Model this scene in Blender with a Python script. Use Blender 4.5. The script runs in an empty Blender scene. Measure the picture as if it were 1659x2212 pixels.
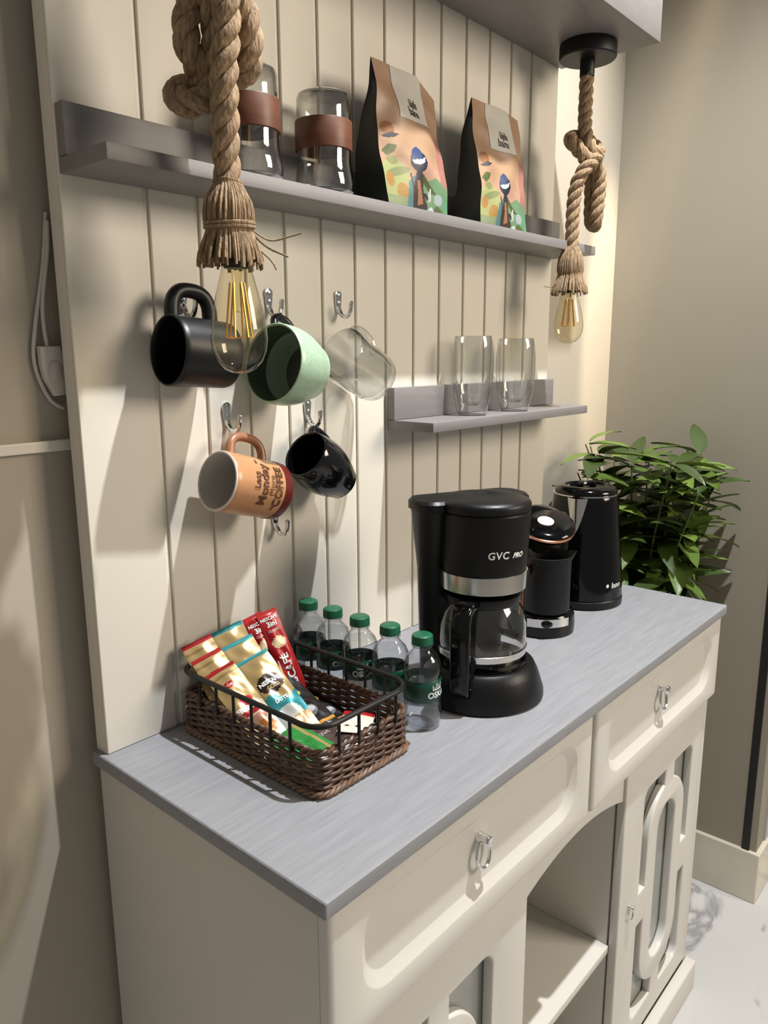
import bpy, bmesh, math, random
from mathutils import Vector, Matrix, Quaternion

random.seed(7)
PI = math.pi
sc = bpy.context.scene
COL = sc.collection
H = 0.95                      # worktop height above the floor

# ------------------------------------------------------------------ camera
def make_camera():
    yaw, pitch, roll = -0.8496, -0.2052, -0.0047
    fpx = 1652.46
    cy, sy, cp, sp = math.cos(yaw), math.sin(yaw), math.cos(pitch), math.sin(pitch)
    fwd = Vector((-sy*cp, cy*cp, sp)); right = Vector((cy, sy, 0)); up = right.cross(fwd)
    cr, sr = math.cos(roll), math.sin(roll)
    r = right*cr + up*sr; u = -right*sr + up*cr
    cam = bpy.data.cameras.new('camera'); co = bpy.data.objects.new('camera', cam); COL.objects.link(co)
    m = Matrix((r, u, -fwd)).transposed().to_4x4(); m.translation = Vector((-0.4637, -0.9069, 0.5313 + H))
    co.matrix_world = m
    cam.sensor_fit = 'VERTICAL'; cam.sensor_height = 24.0; cam.lens = fpx/2212*24.0
    cam.clip_start = 0.02; cam.clip_end = 50
    sc.camera = co
make_camera()

# ------------------------------------------------------------------ world, lights, exposure
sc.view_settings.view_transform = 'Standard'; sc.view_settings.look = 'None'
sc.view_settings.exposure = 0.0; sc.view_settings.gamma = 1.0; sc.view_settings.use_curve_mapping = False
sc.cycles.transparent_max_bounces = 32; sc.cycles.max_bounces = 10
sc.cycles.sample_clamp_indirect = 4.0
w = bpy.data.worlds.new('world'); sc.world = w; w.use_nodes = True
w.node_tree.nodes['Background'].inputs[0].default_value = (1.0, 0.955, 0.88, 1)
w.node_tree.nodes['Background'].inputs[1].default_value = 0.20

def lamp(name, kind, loc, target, power, color, **kw):
    l = bpy.data.lights.new(name, kind); o = bpy.data.objects.new(name, l); COL.objects.link(o)
    l.energy = power; l.color = color
    for k, v in kw.items(): setattr(l, k, v)
    o.location = loc
    o.rotation_euler = (Vector(target)-Vector(loc)).to_track_quat('-Z', 'Y').to_euler()
    return o
# neutral ceiling downlight in front of the unit (throws the crisp shelf and mug shadows)
lamp('ceiling_downlight', 'SPOT', (0.75, -0.76, H+2.29), (0.6, -0.25, H), 330, (0.97, 0.985, 1.0),
     spot_size=math.radians(95), spot_blend=0.6, shadow_soft_size=0.022)
# warm ceiling panel further back in the room
lamp('warm_ceiling_panel', 'AREA', (2.0, -3.1, H+1.75), (0.5, 0, H+0.3), 82, (1.0, 0.87, 0.71), shape='RECTANGLE', size=1.2, size_y=1.2)
# added warm spot, no known fixture; makes the bright wall band beside the unit
lamp('corner_band_spot', 'SPOT', (1.562, -0.42, H+2.25), (1.535, 0.055, H+0.62), 620, (1.0, 0.84, 0.62),
     spot_size=math.radians(8), spot_blend=0.3, shadow_soft_size=0.03)

# ------------------------------------------------------------------ helpers
def lin(c):
    return tuple((x/12.92 if x <= 0.04045 else ((x+0.055)/1.055)**2.4) for x in c)
def rgb(r, g, b): return lin((r/255, g/255, b/255))

MATS = {}
def mat(name, col, rough=0.5, metal=0.0, spec=0.5, noise=None, bump=None, coat=0.0, trans=0.0, sss=0.0, wave=None):
    """principled material; noise=(scale, amount, stretch) varies the paint colour, bump=(scale, strength, stretch) adds fine relief"""
    if name in MATS: return MATS[name]
    m = bpy.data.materials.new(name); m.use_nodes = True; nt = m.node_tree; N = nt.nodes; L = nt.links
    b = N['Principled BSDF']
    b.inputs['Base Color'].default_value = (*col, 1); b.inputs['Roughness'].default_value = rough
    b.inputs['Metallic'].default_value = metal; b.inputs['Specular IOR Level'].default_value = spec
    b.inputs['Coat Weight'].default_value = coat; b.inputs['Transmission Weight'].default_value = trans
    tc = N.new('ShaderNodeTexCoord')
    def tex(scale, stretch):
        mp = N.new('ShaderNodeMapping'); mp.inputs['Scale'].default_value = stretch or (1, 1, 1)
        L.new(tc.outputs['Object'], mp.inputs['Vector'])
        n = N.new('ShaderNodeTexNoise'); n.inputs['Scale'].default_value = scale; n.inputs['Detail'].default_value = 5
        L.new(mp.outputs[0], n.inputs['Vector']); return n
    if noise:
        n = tex(noise[0], noise[2] if len(noise) > 2 else None)
        r = N.new('ShaderNodeValToRGB'); a = noise[1]
        r.color_ramp.elements[0].position = 0.3; r.color_ramp.elements[1].position = 0.7
        r.color_ramp.elements[0].color = (*[max(0, x*(1-a)) for x in col], 1)
        r.color_ramp.elements[1].color = (*[min(1, x*(1+a)) for x in col], 1)
        L.new(n.outputs['Fac'], r.inputs[0]); L.new(r.outputs[0], b.inputs['Base Color'])
    if bump:
        n = tex(bump[0], bump[2] if len(bump) > 2 else None)
        bp = N.new('ShaderNodeBump'); bp.inputs['Strength'].default_value = bump[1]; bp.inputs['Distance'].default_value = 0.002
        L.new(n.outputs['Fac'], bp.inputs['Height']); L.new(bp.outputs[0], b.inputs['Normal'])
    MATS[name] = m; return m

def clear_glass(name, tint=(1, 1, 1), refl=1.0, rough=0.02, edge=0.25):
    """thin-walled clear material: transparent body, fresnel reflection and a slightly denser rim"""
    if name in MATS: return MATS[name]
    m = bpy.data.materials.new(name); m.use_nodes = True; nt = m.node_tree; N = nt.nodes; L = nt.links
    N.clear()
    out = N.new('ShaderNodeOutputMaterial'); mix = N.new('ShaderNodeMixShader')
    tr = N.new('ShaderNodeBsdfTransparent'); gl = N.new('ShaderNodeBsdfGlossy')
    gl.inputs['Roughness'].default_value = rough
    lw = N.new('ShaderNodeLayerWeight'); lw.inputs['Blend'].default_value = 0.5      # Facing = 1-cos
    fr = N.new('ShaderNodeMath'); fr.operation = 'POWER'; fr.inputs[1].default_value = 4.0
    L.new(lw.outputs['Facing'], fr.inputs[0])
    mu = N.new('ShaderNodeMath'); mu.operation = 'MULTIPLY_ADD'; mu.inputs[1].default_value = 0.55*refl; mu.inputs[2].default_value = 0.035*refl; mu.use_clamp = True
    pw = N.new('ShaderNodeMath'); pw.operation = 'POWER'; pw.inputs[1].default_value = 2.5
    L.new(lw.outputs['Facing'], pw.inputs[0])
    mc = N.new('ShaderNodeMix'); mc.data_type = 'RGBA'
    mc.inputs['A'].default_value = (*tint, 1); mc.inputs['B'].default_value = (*[t*(1-edge) for t in tint], 1)
    L.new(pw.outputs[0], mc.inputs['Factor']); L.new(mc.outputs['Result'], tr.inputs['Color'])
    L.new(fr.outputs[0], mu.inputs[0]); L.new(mu.outputs[0], mix.inputs[0])
    L.new(tr.outputs[0], mix.inputs[1]); L.new(gl.outputs[0], mix.inputs[2]); L.new(mix.outputs[0], out.inputs['Surface'])
    MATS[name] = m; return m

def print_mat(name, rough=0.35, metal=0.0, bump=None):
    """printed surface: colour comes from the print stored on the mesh"""
    if name in MATS: return MATS[name]
    m = mat(name, (0.8, 0.8, 0.8), rough, metal, bump=bump)
    at = m.node_tree.nodes.new('ShaderNodeAttribute'); at.attribute_name = 'print'
    m.node_tree.links.new(at.outputs['Color'], m.node_tree.nodes['Principled BSDF'].inputs['Base Color'])
    return m

class MB:
    def __init__(s): s.v = []; s.f = []; s.c = []
    def add(s, vs, fs, col=None):
        o = len(s.v); s.v += [tuple(x) for x in vs]; s.f += [tuple(i+o for i in f) for f in fs]
        if col is not None: s.c += list(col) if isinstance(col, list) else [col]*len(fs)
        return s
    def box(s, x0, x1, y0, y1, z0, z1):
        vs = [(x, y, z) for x in (x0, x1) for y in (y0, y1) for z in (z0, z1)]
        return s.add(vs, [(0, 1, 3, 2), (4, 6, 7, 5), (0, 4, 5, 1), (2, 3, 7, 6), (0, 2, 6, 4), (1, 5, 7, 3)])
    def loops(s, loops, cap0=True, cap1=True, close=False):
        n = len(loops[0]); vs = [p for l in loops for p in l]; fs = []
        m = len(loops); rng = m if close else m-1
        for i in range(rng):
            a, b = i*n, ((i+1) % m)*n
            for j in range(n): k = (j+1) % n; fs.append((a+j, a+k, b+k, b+j))
        if not close:
            if cap0: fs.append(tuple(reversed(range(n))))
            if cap1: fs.append(tuple((m-1)*n+j for j in range(n)))
        return s.add(vs, fs)
    def lathe(s, prof, n=48, cx=0, cy=0, z0=0, sx=1, sy=1, cap0=False, cap1=False, close=False):
        return s.loops([[(cx+r*sx*math.cos(2*PI*j/n), cy+r*sy*math.sin(2*PI*j/n), z0+z) for j in range(n)] for r, z in prof], cap0, cap1, close)
    def tube(s, pts, r, n=8, closed=False, cap=True, flat=1.0, up=None):
        P = [Vector(p) for p in pts]; m = len(P); loops = []; prev = None
        for i in range(m):
            a = P[(i-1) % m] if (closed or i > 0) else P[i]; b = P[(i+1) % m] if (closed or i < m-1) else P[i]
            t = (b-a)
            t = t.normalized() if t.length > 1e-9 else Vector((0, 0, 1))
            if prev is None:
                u = Vector(up) if up else (Vector((0, 0, 1)) if abs(t.z) < 0.9 else Vector((1, 0, 0)))
                u = (u - t*u.dot(t)).normalized()
            else:
                u = (prev - t*prev.dot(t)); u = u.normalized() if u.length > 1e-6 else prev
            prev = u; v = t.cross(u); rr = r[i] if isinstance(r, (list, tuple)) else r
            loops.append([tuple(P[i] + (u*math.cos(2*PI*j/n)*flat + v*math.sin(2*PI*j/n))*rr) for j in range(n)])
        return s.loops(loops, cap, cap, closed)
    def xform(s, f): s.v = [tuple(f(*p)) for p in s.v]; return s

def finish(name, mb, material, parent=None, origin=None, smooth=35, bevel=0.0, seg=2, prints=False):
    """link the collected shape as ONE mesh object; origin = world point the vertices are measured from"""
    me = bpy.data.meshes.new(name)
    o0 = Vector(origin) if origin is not None else Vector((0, 0, 0))
    me.from_pydata([tuple(Vector(p)-o0) for p in mb.v], [], mb.f)
    if prints and mb.c:
        ca = me.color_attributes.new('print', 'FLOAT_COLOR', 'CORNER'); k = 0
        for p, c in zip(me.polygons, mb.c):
            for li in p.loop_indices: ca.data[li].color = (*c, 1)
    bm = bmesh.new(); bm.from_mesh(me)
    bmesh.ops.remove_doubles(bm, verts=bm.verts, dist=1e-6)
    bmesh.ops.recalc_face_normals(bm, faces=bm.faces)
    if bevel:
        es = [e for e in bm.edges if len(e.link_faces) == 2 and e.calc_face_angle(0) > math.radians(35)]
        bmesh.ops.bevel(bm, geom=es, offset=bevel, segments=seg, profile=0.6, affect='EDGES', clamp_overlap=True)
    bm.to_mesh(me); bm.free()
    me.materials.append(material)
    if smooth:
        me.polygons.foreach_set('use_smooth', [True]*len(me.polygons)); me.set_sharp_from_angle(angle=math.radians(smooth))
    ob = bpy.data.objects.new(name, me); COL.objects.link(ob)
    if parent is not None: ob.parent = parent
    elif origin is not None: ob.location = o0
    return ob

def tag(o, label=None, cat=None, group=None, kind=None):
    if label: o['label'] = label
    if cat: o['category'] = cat
    if group: o['group'] = group
    if kind: o['kind'] = kind
    return o
def thing(name, label, cat, loc=(0, 0, 0), group=None, rotz=0, matrix=None):
    o = bpy.data.objects.new(name, None); COL.objects.link(o); o.empty_display_size = 0.02
    if matrix is not None: o.matrix_world = matrix
    else: o.location = loc; o.rotation_euler = (0, 0, rotz)
    return tag(o, label, cat, group)
def copy_tree(o, parent=None):
    c = o.copy(); COL.objects.link(c)
    if parent is not None: c.parent = parent
    for ch in list(o.children): copy_tree(ch, c)
    return c

def spline(pts, step=0.004, closed=False):
    """Catmull-Rom through the points, resampled"""
    P = [Vector(p) for p in pts]; n = len(P); out = []
    segs = n if closed else n-1
    for i in range(segs):
        p1, p2 = P[i], P[(i+1) % n]
        p0 = P[(i-1) % n] if (closed or i > 0) else p1*2-p2
        p3 = P[(i+2) % n] if (closed or i < n-2) else p2*2-p1
        k = max(2, int((p2-p1).length/step))
        for j in range(k):
            t = j/k
            out.append(0.5*((2*p1) + (p2-p0)*t + (2*p0-5*p1+4*p2-p3)*t*t + (3*p1-p0-3*p2+p3)*t**3))
    if not closed: out.append(P[-1])
    return out

def rrect(x0, x1, z0, z1, r, n=8):
    """rounded rectangle outline, counter-clockwise"""
    pts = []
    for cx, cz, a0 in ((x1-r, z1-r, 0), (x0+r, z1-r, 90), (x0+r, z0+r, 180), (x1-r, z0+r, 270)):
        for i in range(n+1):
            a = math.radians(a0+90*i/n); pts.append((cx+r*math.cos(a), cz+r*math.sin(a)))
    return pts

def text_geo(s, size, bold=0.0, shear=0.0, spacing=1.0, align='CENTER'):
    cu = bpy.data.curves.new('t', 'FONT'); cu.body = s; cu.size = size; cu.align_x = align; cu.align_y = 'CENTER'
    cu.offset = bold; cu.shear = shear; cu.space_character = spacing; cu.resolution_u = 3
    ob = bpy.data.objects.new('t', cu); COL.objects.link(ob)
    me = bpy.data.meshes.new_from_object(ob)
    vs = [tuple(v.co) for v in me.vertices]; fs = [tuple(p.vertices) for p in me.polygons]
    bpy.data.objects.remove(ob); bpy.data.curves.remove(cu); bpy.data.meshes.remove(me)
    return vs, fs
def lettering(s, size, fmap, material, parent, bold=0.0, shear=0.0, spacing=1.0, name='lettering', align='CENTER'):
    vs, fs = text_geo(s, size, bold, shear, spacing, align)
    if not fs: return None
    mb = MB(); mb.add([fmap(x, y) for x, y, z in vs], fs)
    ob = finish(name, mb, material, parent, smooth=0)
    return ob
def shape2d(name, outers, holes, half, bev, material, parent=None, fmap=None):
    """flat board with cut-outs and eased edges (outline curves in x/z, thickness along y)"""
    cu = bpy.data.curves.new('s', 'CURVE'); cu.dimensions = '2D'; cu.fill_mode = 'BOTH'
    cu.extrude = half-bev; cu.bevel_depth = bev; cu.bevel_resolution = 2; cu.offset = -bev
    for pl in outers+holes:
        sp = cu.splines.new('POLY'); sp.points.add(len(pl)-1); sp.use_cyclic_u = True
        for p, q in zip(sp.points, pl): p.co = (q[0], q[1], 0, 1)
    ob = bpy.data.objects.new('s', cu); COL.objects.link(ob)
    me0 = bpy.data.meshes.new_from_object(ob)
    mb = MB(); mb.add([fmap(*v.co) for v in me0.vertices], [tuple(p.vertices) for p in me0.polygons])
    bpy.data.objects.remove(ob); bpy.data.curves.remove(cu); bpy.data.meshes.remove(me0)
    return finish(name, mb, material, parent, smooth=40)

# ------------------------------------------------------------------ materials
M_panel = mat('panel_paint', rgb(226, 220, 207), 0.42, bump=(60, 0.05))
M_cab = mat('cabinet_paint', rgb(209, 205, 197), 0.36, bump=(50, 0.04))
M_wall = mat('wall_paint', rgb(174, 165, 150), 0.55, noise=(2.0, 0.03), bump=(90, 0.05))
M_wall2 = mat('wall_paint_shaded', rgb(142, 134, 118), 0.5, noise=(2.0, 0.04), bump=(90, 0.05))  # darker copy of the wall paint, the side wall's shade put into the colour
M_grey = mat('grey_stain', rgb(140, 141, 145), 0.5, noise=(14, 0.09, (1.0, 12, 12)), bump=(25, 0.06, (1, 12, 12)))
M_shelf = mat('grey_shelf_paint', rgb(126, 122, 121), 0.45, noise=(12, 0.06, (1.2, 10, 10)))
M_chrome = mat('chrome', (0.82, 0.82, 0.83), 0.08, 1.0)
M_steel = mat('brushed_steel', (0.72, 0.71, 0.69), 0.2, 1.0)
M_blackm = mat('matte_black', rgb(17, 17, 18), 0.5, spec=0.35)
M_blackp = mat('black_plastic', rgb(11, 11, 12), 0.4, spec=0.35, bump=(300, 0.08))
M_blackg = mat('gloss_black', rgb(4, 4, 5), 0.1, spec=0.4)
M_iron = mat('black_iron', rgb(22, 20, 19), 0.4, 0.3)
M_copper = mat('rose_copper', rgb(214, 150, 118), 0.2, 1.0)
M_glass = clear_glass('clear_glass', (0.975, 0.98, 0.97), 3.4, 0.02, 0.36)
M_bulb = clear_glass('bulb_glass', (1.0, 0.96, 0.84), 1.6)
M_pet = clear_glass('bottle_plastic', (0.95, 0.965, 0.985), 2.6, 0.07, 0.35)
M_water = clear_glass('water', (0.955, 0.97, 0.985), 0.8, 0.02, 0.2)
M_jute = mat('jute', rgb(146, 122, 94), 0.9, noise=(260, 0.42, (1, 1, 0.22)), bump=(320, 1.0, (1, 1, 0.25)))
M_wick = mat('wicker', rgb(86, 62, 47), 0.42, noise=(60, 0.35), bump=(150, 0.3))
M_wickl = mat('wicker_border', rgb(110, 84, 64), 0.5, noise=(60, 0.3), bump=(150, 0.3))

# ------------------------------------------------------------------ setting
def floor_material():
    m = mat('marble_floor', rgb(198, 196, 193), 0.16)
    nt = m.node_tree; N = nt.nodes; L = nt.links; b = N['Principled BSDF']
    tc = N.new('ShaderNodeTexCoord')
    n1 = N.new('ShaderNodeTexNoise'); n1.inputs['Scale'].default_value = 2.2; n1.inputs['Detail'].default_value = 8; n1.inputs['Distortion'].default_value = 1.6
    L.new(tc.outputs['Object'], n1.inputs['Vector'])
    r = N.new('ShaderNodeValToRGB'); e = r.color_ramp.elements
    e[0].position = 0.465; e[0].color = (*rgb(200, 198, 195), 1); e[1].position = 0.535; e[1].color = (*rgb(192, 191, 189), 1)
    k = e.new(0.5); k.color = (*rgb(140, 140, 142), 1)
    L.new(n1.outputs['Fac'], r.inputs[0]); L.new(r.outputs[0], b.inputs['Base Color'])
    return m
M_floor = floor_material()
WY, XR, YE = 0.055, 1.585, -0.4445     # back wall plane, right wall plane, right wall end
tag(finish('floor', MB().box(-3.2, 4.2, -4.2, 0.2, -0.1, 0.0), M_floor, smooth=0), 'pale veined marble floor', None, kind='structure')
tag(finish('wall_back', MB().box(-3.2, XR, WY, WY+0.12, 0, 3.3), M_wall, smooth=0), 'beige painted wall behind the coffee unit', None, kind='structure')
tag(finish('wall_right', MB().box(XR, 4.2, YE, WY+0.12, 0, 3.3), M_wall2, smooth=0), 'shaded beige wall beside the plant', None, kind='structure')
M_base = mat('baseboard_marble', rgb(206, 198, 180), 0.25, noise=(5, 0.10), bump=(30, 0.03))
tag(finish('baseboard_right', MB().box(XR-0.012, 4.2, YE-0.012, WY, 0, 0.148), M_base, smooth=0, bevel=0.003), 'marble baseboard of the side wall', None, kind='structure')
tag(finish('baseboard_back', MB().box(-3.2, XR-0.012, WY-0.012, WY, 0, 0.148), M_base, smooth=0, bevel=0.003), 'marble baseboard of the back wall', None, kind='structure')
tag(finish('trim_1', MB().box(-3.2, 0.3, WY-0.010, WY, H+0.4105, H+0.4245), M_panel, smooth=0, bevel=0.002), 'slim horizontal moulding on the back wall', None, kind='structure')
tag(finish('trim_2', MB().box(XR-0.006, XR, -0.4274, -0.4085, 0.148, 3.3), mat('black_trim', rgb(20, 18, 20), 0.4), smooth=0), 'black vertical strip at the wall end', None, kind='structure')
tag(finish('trim_3', MB().box(XR+0.07, XR+0.10, YE-0.004, YE, 0.148, 3.3), mat('grey_trim', rgb(170, 168, 172), 0.4), smooth=0), 'grey vertical strip on the wall end', None, kind='structure')

# ------------------------------------------------------------------ hutch panel of grooved boards
PW = 1.145
hutch = thing('hutch_panel', 'tall cream back panel of vertical grooved boards standing on the worktop', 'panel', (PW/2, 0.014, H))
HO = (PW/2, 0.014, H); PTOP = H+1.42
finish('backing', MB().box(0, PW, 0.0045, 0.0285, H, PTOP), M_panel, hutch, HO, smooth=0)
gx = [0.113+0.0768*k for k in range(13)]
edges = [0]+gx+[PW]
for a, b in zip(edges[:-1], edges[1:]):
    l = a+(0.0040 if a > 0 else 0); r_ = b-(0.0040 if b < PW else 0)
    finish('board', MB().box(l, r_, 0.0, 0.0047, H, PTOP), M_panel, hutch, HO, smooth=30, bevel=0.0026, seg=3)

# shelves
def l_shelf(name, label, x0, x1, z, depth, t, back_h, back_t):
    o = (0.5*(x0+x1), 0, H+z-t)
    s = thing(name, label, 'shelf', o)
    finish('shelf_board', MB().box(x0, x1, -depth, -0.0005, H+z-t, H+z), M_shelf, s, o, smooth=30, bevel=0.0015)
    finish('back_rail', MB().box(x0, x1, -back_t, -0.0005, H+z+0.0004, H+z+back_h), M_shelf, s, o, smooth=30, bevel=0.0015)
    return s
l_shelf('wall_shelf', 'long grey ledge shelf carrying the jars and coffee bags', 0.0015, 1.145, 0.754, 0.106, 0.018, 0.058, 0.018)
l_shelf('wall_shelf', 'short grey ledge shelf carrying two clear glasses', 0.576, 1.144, 0.4133, 0.106, 0.017, 0.057, 0.0184)
ts = thing('top_shelf', 'deep grey shelf at the top with the pendant lamps fixed below', 'shelf', (0.577, -0.1, H+1.129))
finish('shelf_board', MB().box(-0.002, 1.154, -0.2185, -0.0005, H+1.129, H+1.205), M_shelf, ts, (0.577, -0.1, H+1.129), smooth=30, bevel=0.002)

# ------------------------------------------------------------------ worktop + sideboard
wt = finish('worktop', MB().box(-0.0085, 1.194, -0.4272, 0.0285, H-0.0217, H-0.0002), M_grey, None, (0.59, -0.2, H-0.0217), smooth=30, bevel=0.004, seg=3)
tag(wt, 'grey wood-grain worktop with eased edges on the cream sideboard', 'worktop')
CO = (0.5925, -0.2, 0.0)
cab = thing('sideboard', 'cream painted sideboard with two drawers and fretwork doors', 'cabinet', CO)
CT = H-0.0217
YB = -0.4065   # carcass front
finish('side_panel', MB().box(0, 0.018, YB, 0.027, 0.0, CT), M_cab, cab, CO, smooth=30, bevel=0.002)
finish('side_panel', MB().box(1.167, 1.185, YB, 0.027, 0.0, CT), M_cab, cab, CO, smooth=30, bevel=0.002)
finish('back_panel', MB().box(0.0185, 1.1665, 0.010, 0.022, 0.03, CT), M_cab, cab, CO, smooth=0)
finish('divider', MB().box(0.404, 0.422, -0.3885, 0.0095, 0.08, H-0.212), M_cab, cab, CO, smooth=0)
finish('divider', MB().box(0.763, 0.781, -0.3885, 0.0095, 0.08, H-0.212), M_cab, cab, CO, smooth=0)
finish('bottom_board', MB().box(0.0185, 1.1665, YB+0.003, 0.0095, 0.062, 0.0795), M_cab, cab, CO, smooth=0)
finish('drawer_rail', MB().box(0.0185, 1.1665, YB+0.012, 0.0095, H-0.2115, H-0.197), M_cab, cab, CO, smooth=0)
finish('niche_shelf', MB().box(0.4225, 0.7625, -0.394, 0.0095, H-0.594, H-0.578), M_cab, cab, CO, smooth=30, bevel=0.002)
finish('plinth', MB().box(-0.002, 1.187, -0.432, YB-0.0005, 0.0, 0.073), M_cab, cab, CO, smooth=30, bevel=0.006, seg=3)
# arched rail over the niche
arch = [(0.422, H-0.2065), (0.763, H-0.2065)]
arch += [(0.763-0.341*i/24, H-0.2405-0.030*abs(2*i/24-1)**2.0) for i in range(25)]
shape2d('arch_rail', [arch], [], 0.008, 0.002, M_cab, cab, lambda x, y, z: (x-CO[0], -0.396+z-CO[1], y-CO[2]))

def ring_pull(parent, x, y, z, s=1.0):
    """knob with a hanging ring (sub-parts of a drawer or door); local to the sideboard"""
    P = (x-CO[0], y-CO[1], z-CO[2])
    mb = MB().lathe([(0.0001, 0), (0.0078*s, 0), (0.0076*s, 0.003*s), (0.0068*s, 0.005*s), (0.0068*s, 0.010*s), (0.0074*s, 0.012*s), (0.0074*s, 0.0175*s), (0.006*s, 0.0195*s), (0.0001, 0.0198*s)], 20)
    mb.xform(lambda a, b, c: (P[0]+a, P[1]-c, P[2]+b))
    finish('pull_knob', mb, M_chrome, parent)
    mb = MB(); R = 0.0165*s
    mb.tube([(P[0]+R*math.sin(t)*0.9, P[1]-0.0085*s+0.003*s*math.cos(t), P[2]-0.0175*s-0.004*s+R*1.10*math.cos(t)) for t in [2*PI*i/28 for i in range(28)]], 0.0026*s, 8, closed=True)
    finish('pull_ring', mb, M_chrome, parent)

def drawer(x0, x1, rx0, rx1, kx):
    z0, z1 = H-0.2055, H-0.0235
    yb, yf = YB-0.0008, -0.4215
    rz0, rz1 = H-0.166, H-0.046
    L = []
    def loop(pts, y): return [(p[0]-CO[0], y-CO[1], p[1]-CO[2]) for p in pts]
    L.append(loop(rrect(x0, x1, z0, z1, 0.004), yb))
    L.append(loop(rrect(x0, x1, z0, z1, 0.004), yf+0.009))
    for k in range(1, 5):
        a = k/4*PI/2
        L.append(loop(rrect(x0+0.009*(1-math.cos(a)), x1-0.009*(1-math.cos(a)), z0+0.009*(1-math.cos(a)), z1-0.003*(1-math.cos(a)), 0.005), yf+0.009*(1-math.sin(a))))
    # routed field: rounded ends, bevelled edge
    L.append(loop(rrect(rx0-0.002, rx1+0.002, rz0-0.002, rz1+0.002, 0.047), yf))
    L.append(loop(rrect(rx0, rx1, rz0, rz1, 0.046), yf+0.0008))
    L.append(loop(rrect(rx0+0.0125, rx1-0.0125, rz0+0.0125, rz1-0.0125, 0.036), yf+0.0098))
    L.append(loop(rrect(rx0+0.0145, rx1-0.0145, rz0+0.0145, rz1-0.0145, 0.034), yf+0.0102))
    mb = MB().loops(L)
    d = finish('drawer', mb, M_cab, cab, smooth=28)
    ring_pull(d, kx, yf+0.0104, H-0.085, 1.0)
drawer(0.0, 0.5875, 0.052, 0.536, 0.283)
drawer(0.5975, 1.185, 0.649, 1.133, 0.880)

def door(x0, x1, xo0, xo1, kx):
    z0, z1 = 0.081, H-0.2125
    zo0, zo1 = H-0.815, H-0.290
    xc = 0.5*(xo0+xo1); Ro, Ri = 0.094, 0.046
    zt, zb = H-0.322-Ro, H-0.778+Ro       # ring arc centres
    nk = 0.023; bt, bb = H-0.515, H-0.588
    holes = []
    st = [(xc+Ri*math.cos(a), zt+Ri*math.sin(a)) for a in [PI*i/16 for i in range(17)]]
    st += [(xc+Ri*math.cos(a), zb+Ri*math.sin(a)) for a in [PI+PI*i/16 for i in range(17)]]
    holes.append(st)
    for sx in (-1, 1):
        for sz in (1, -1):
            zc = zt if sz > 0 else zb; ze = zo1 if sz > 0 else zo0; zm = bt if sz > 0 else bb
            xe = xo0 if sx < 0 else xo1; r = 0.024
            pts = [(xe, zm)]
            for i in range(7):
                a = PI/2*i/6
                pts.append((xe-sx*r*(1-math.cos(a)), ze-sz*r*(1-math.sin(a))))
            pts.append((xc+sx*nk, ze))
            a0 = math.acos(nk/Ro)
            for i in range(13):
                a = a0*(1-i/12)
                pts.append((xc+sx*Ro*math.cos(a), zc+sz*Ro*math.sin(a)))
            pts.append((xc+sx*Ro, zm))
            holes.append(pts)
    d = shape2d('door', [rrect(x0, x1, z0, z1, 0.003, 2)], holes, 0.009, 0.0035, M_cab, cab, lambda x, y, z: (x-CO[0], -0.4005+z-CO[1], y-CO[2]))
    finish('glass_pane', MB().box(xo0-0.02, xo1+0.02, -0.3910, -0.3880, zo0-0.02, zo1+0.02), M_pane, d, CO, smooth=0)
    ring_pull(d, kx, -0.4096, H-0.512, 0.62)
M_pane = mat('frosted_pane', rgb(150, 153, 150), 0.18, noise=(4, 0.18))
door(0.0188, 0.4210, 0.080, 0.3305, 0.378)
door(0.7640, 1.1662, 0.8545, 1.105, 0.808)

# ------------------------------------------------------------------ chrome hooks on the panel
def hook(x, z, label):
    o = (x, -0.0003, H+z)
    h = thing('mug_hook', label, 'hook', o, 'chrome hooks holding the mugs')
    pts = [(0.0075*math.cos(a), 0.013+0.007*math.sin(a)) for a in [PI*i/10 for i in range(11)]] + [(-0.0055, -0.006), (-0.004, -0.014), (0, -0.017), (0.004, -0.014), (0.0055, -0.006)]
    shape2d('plate', [pts], [], 0.0016, 0.0008, M_chrome, h, lambda a, b, c: (a, -0.0018+c, b))
    for zz in (0.013, 0.001):
        finish('screw', MB().lathe([(0.0001, 0), (0.0032, 0), (0.0028, 0.0014), (0.0001, 0.002)], 12).xform(lambda a, b, c: (a, -0.0036-c, zz+b)), M_steel, h)
    P = spline([(0, -0.003, -0.006), (0, -0.006, -0.014), (0, -0.014, -0.021), (0, -0.024, -0.020), (0, -0.0295, -0.011), (0, -0.031, 0.000), (0, -0.0302, 0.003)], 0.003)
    rr = [0.0040-0.0008*i/len(P) for i in range(len(P))]; rr[-1] = 0.0014; rr[-2] = 0.0034; rr[-3] = 0.0040
    finish('prong', MB().tube(P, rr, 10, flat=1.0), M_chrome, h)
    return h
hook(0.158, 0.602, 'chrome wall hook inside the handle of the matte black mug')
hook(0.308, 0.606, 'chrome wall hook holding the pale green mug')
hook(0.4547, 0.610, 'chrome wall hook holding the clear glass mug')
hook(0.2218, 0.443, 'chrome wall hook holding the brown lettered mug')
hook(0.3812, 0.440, 'chrome wall hook holding the glossy black mug')
hook(0.306, 0.276, 'empty chrome wall hook below the brown mug')

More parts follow.
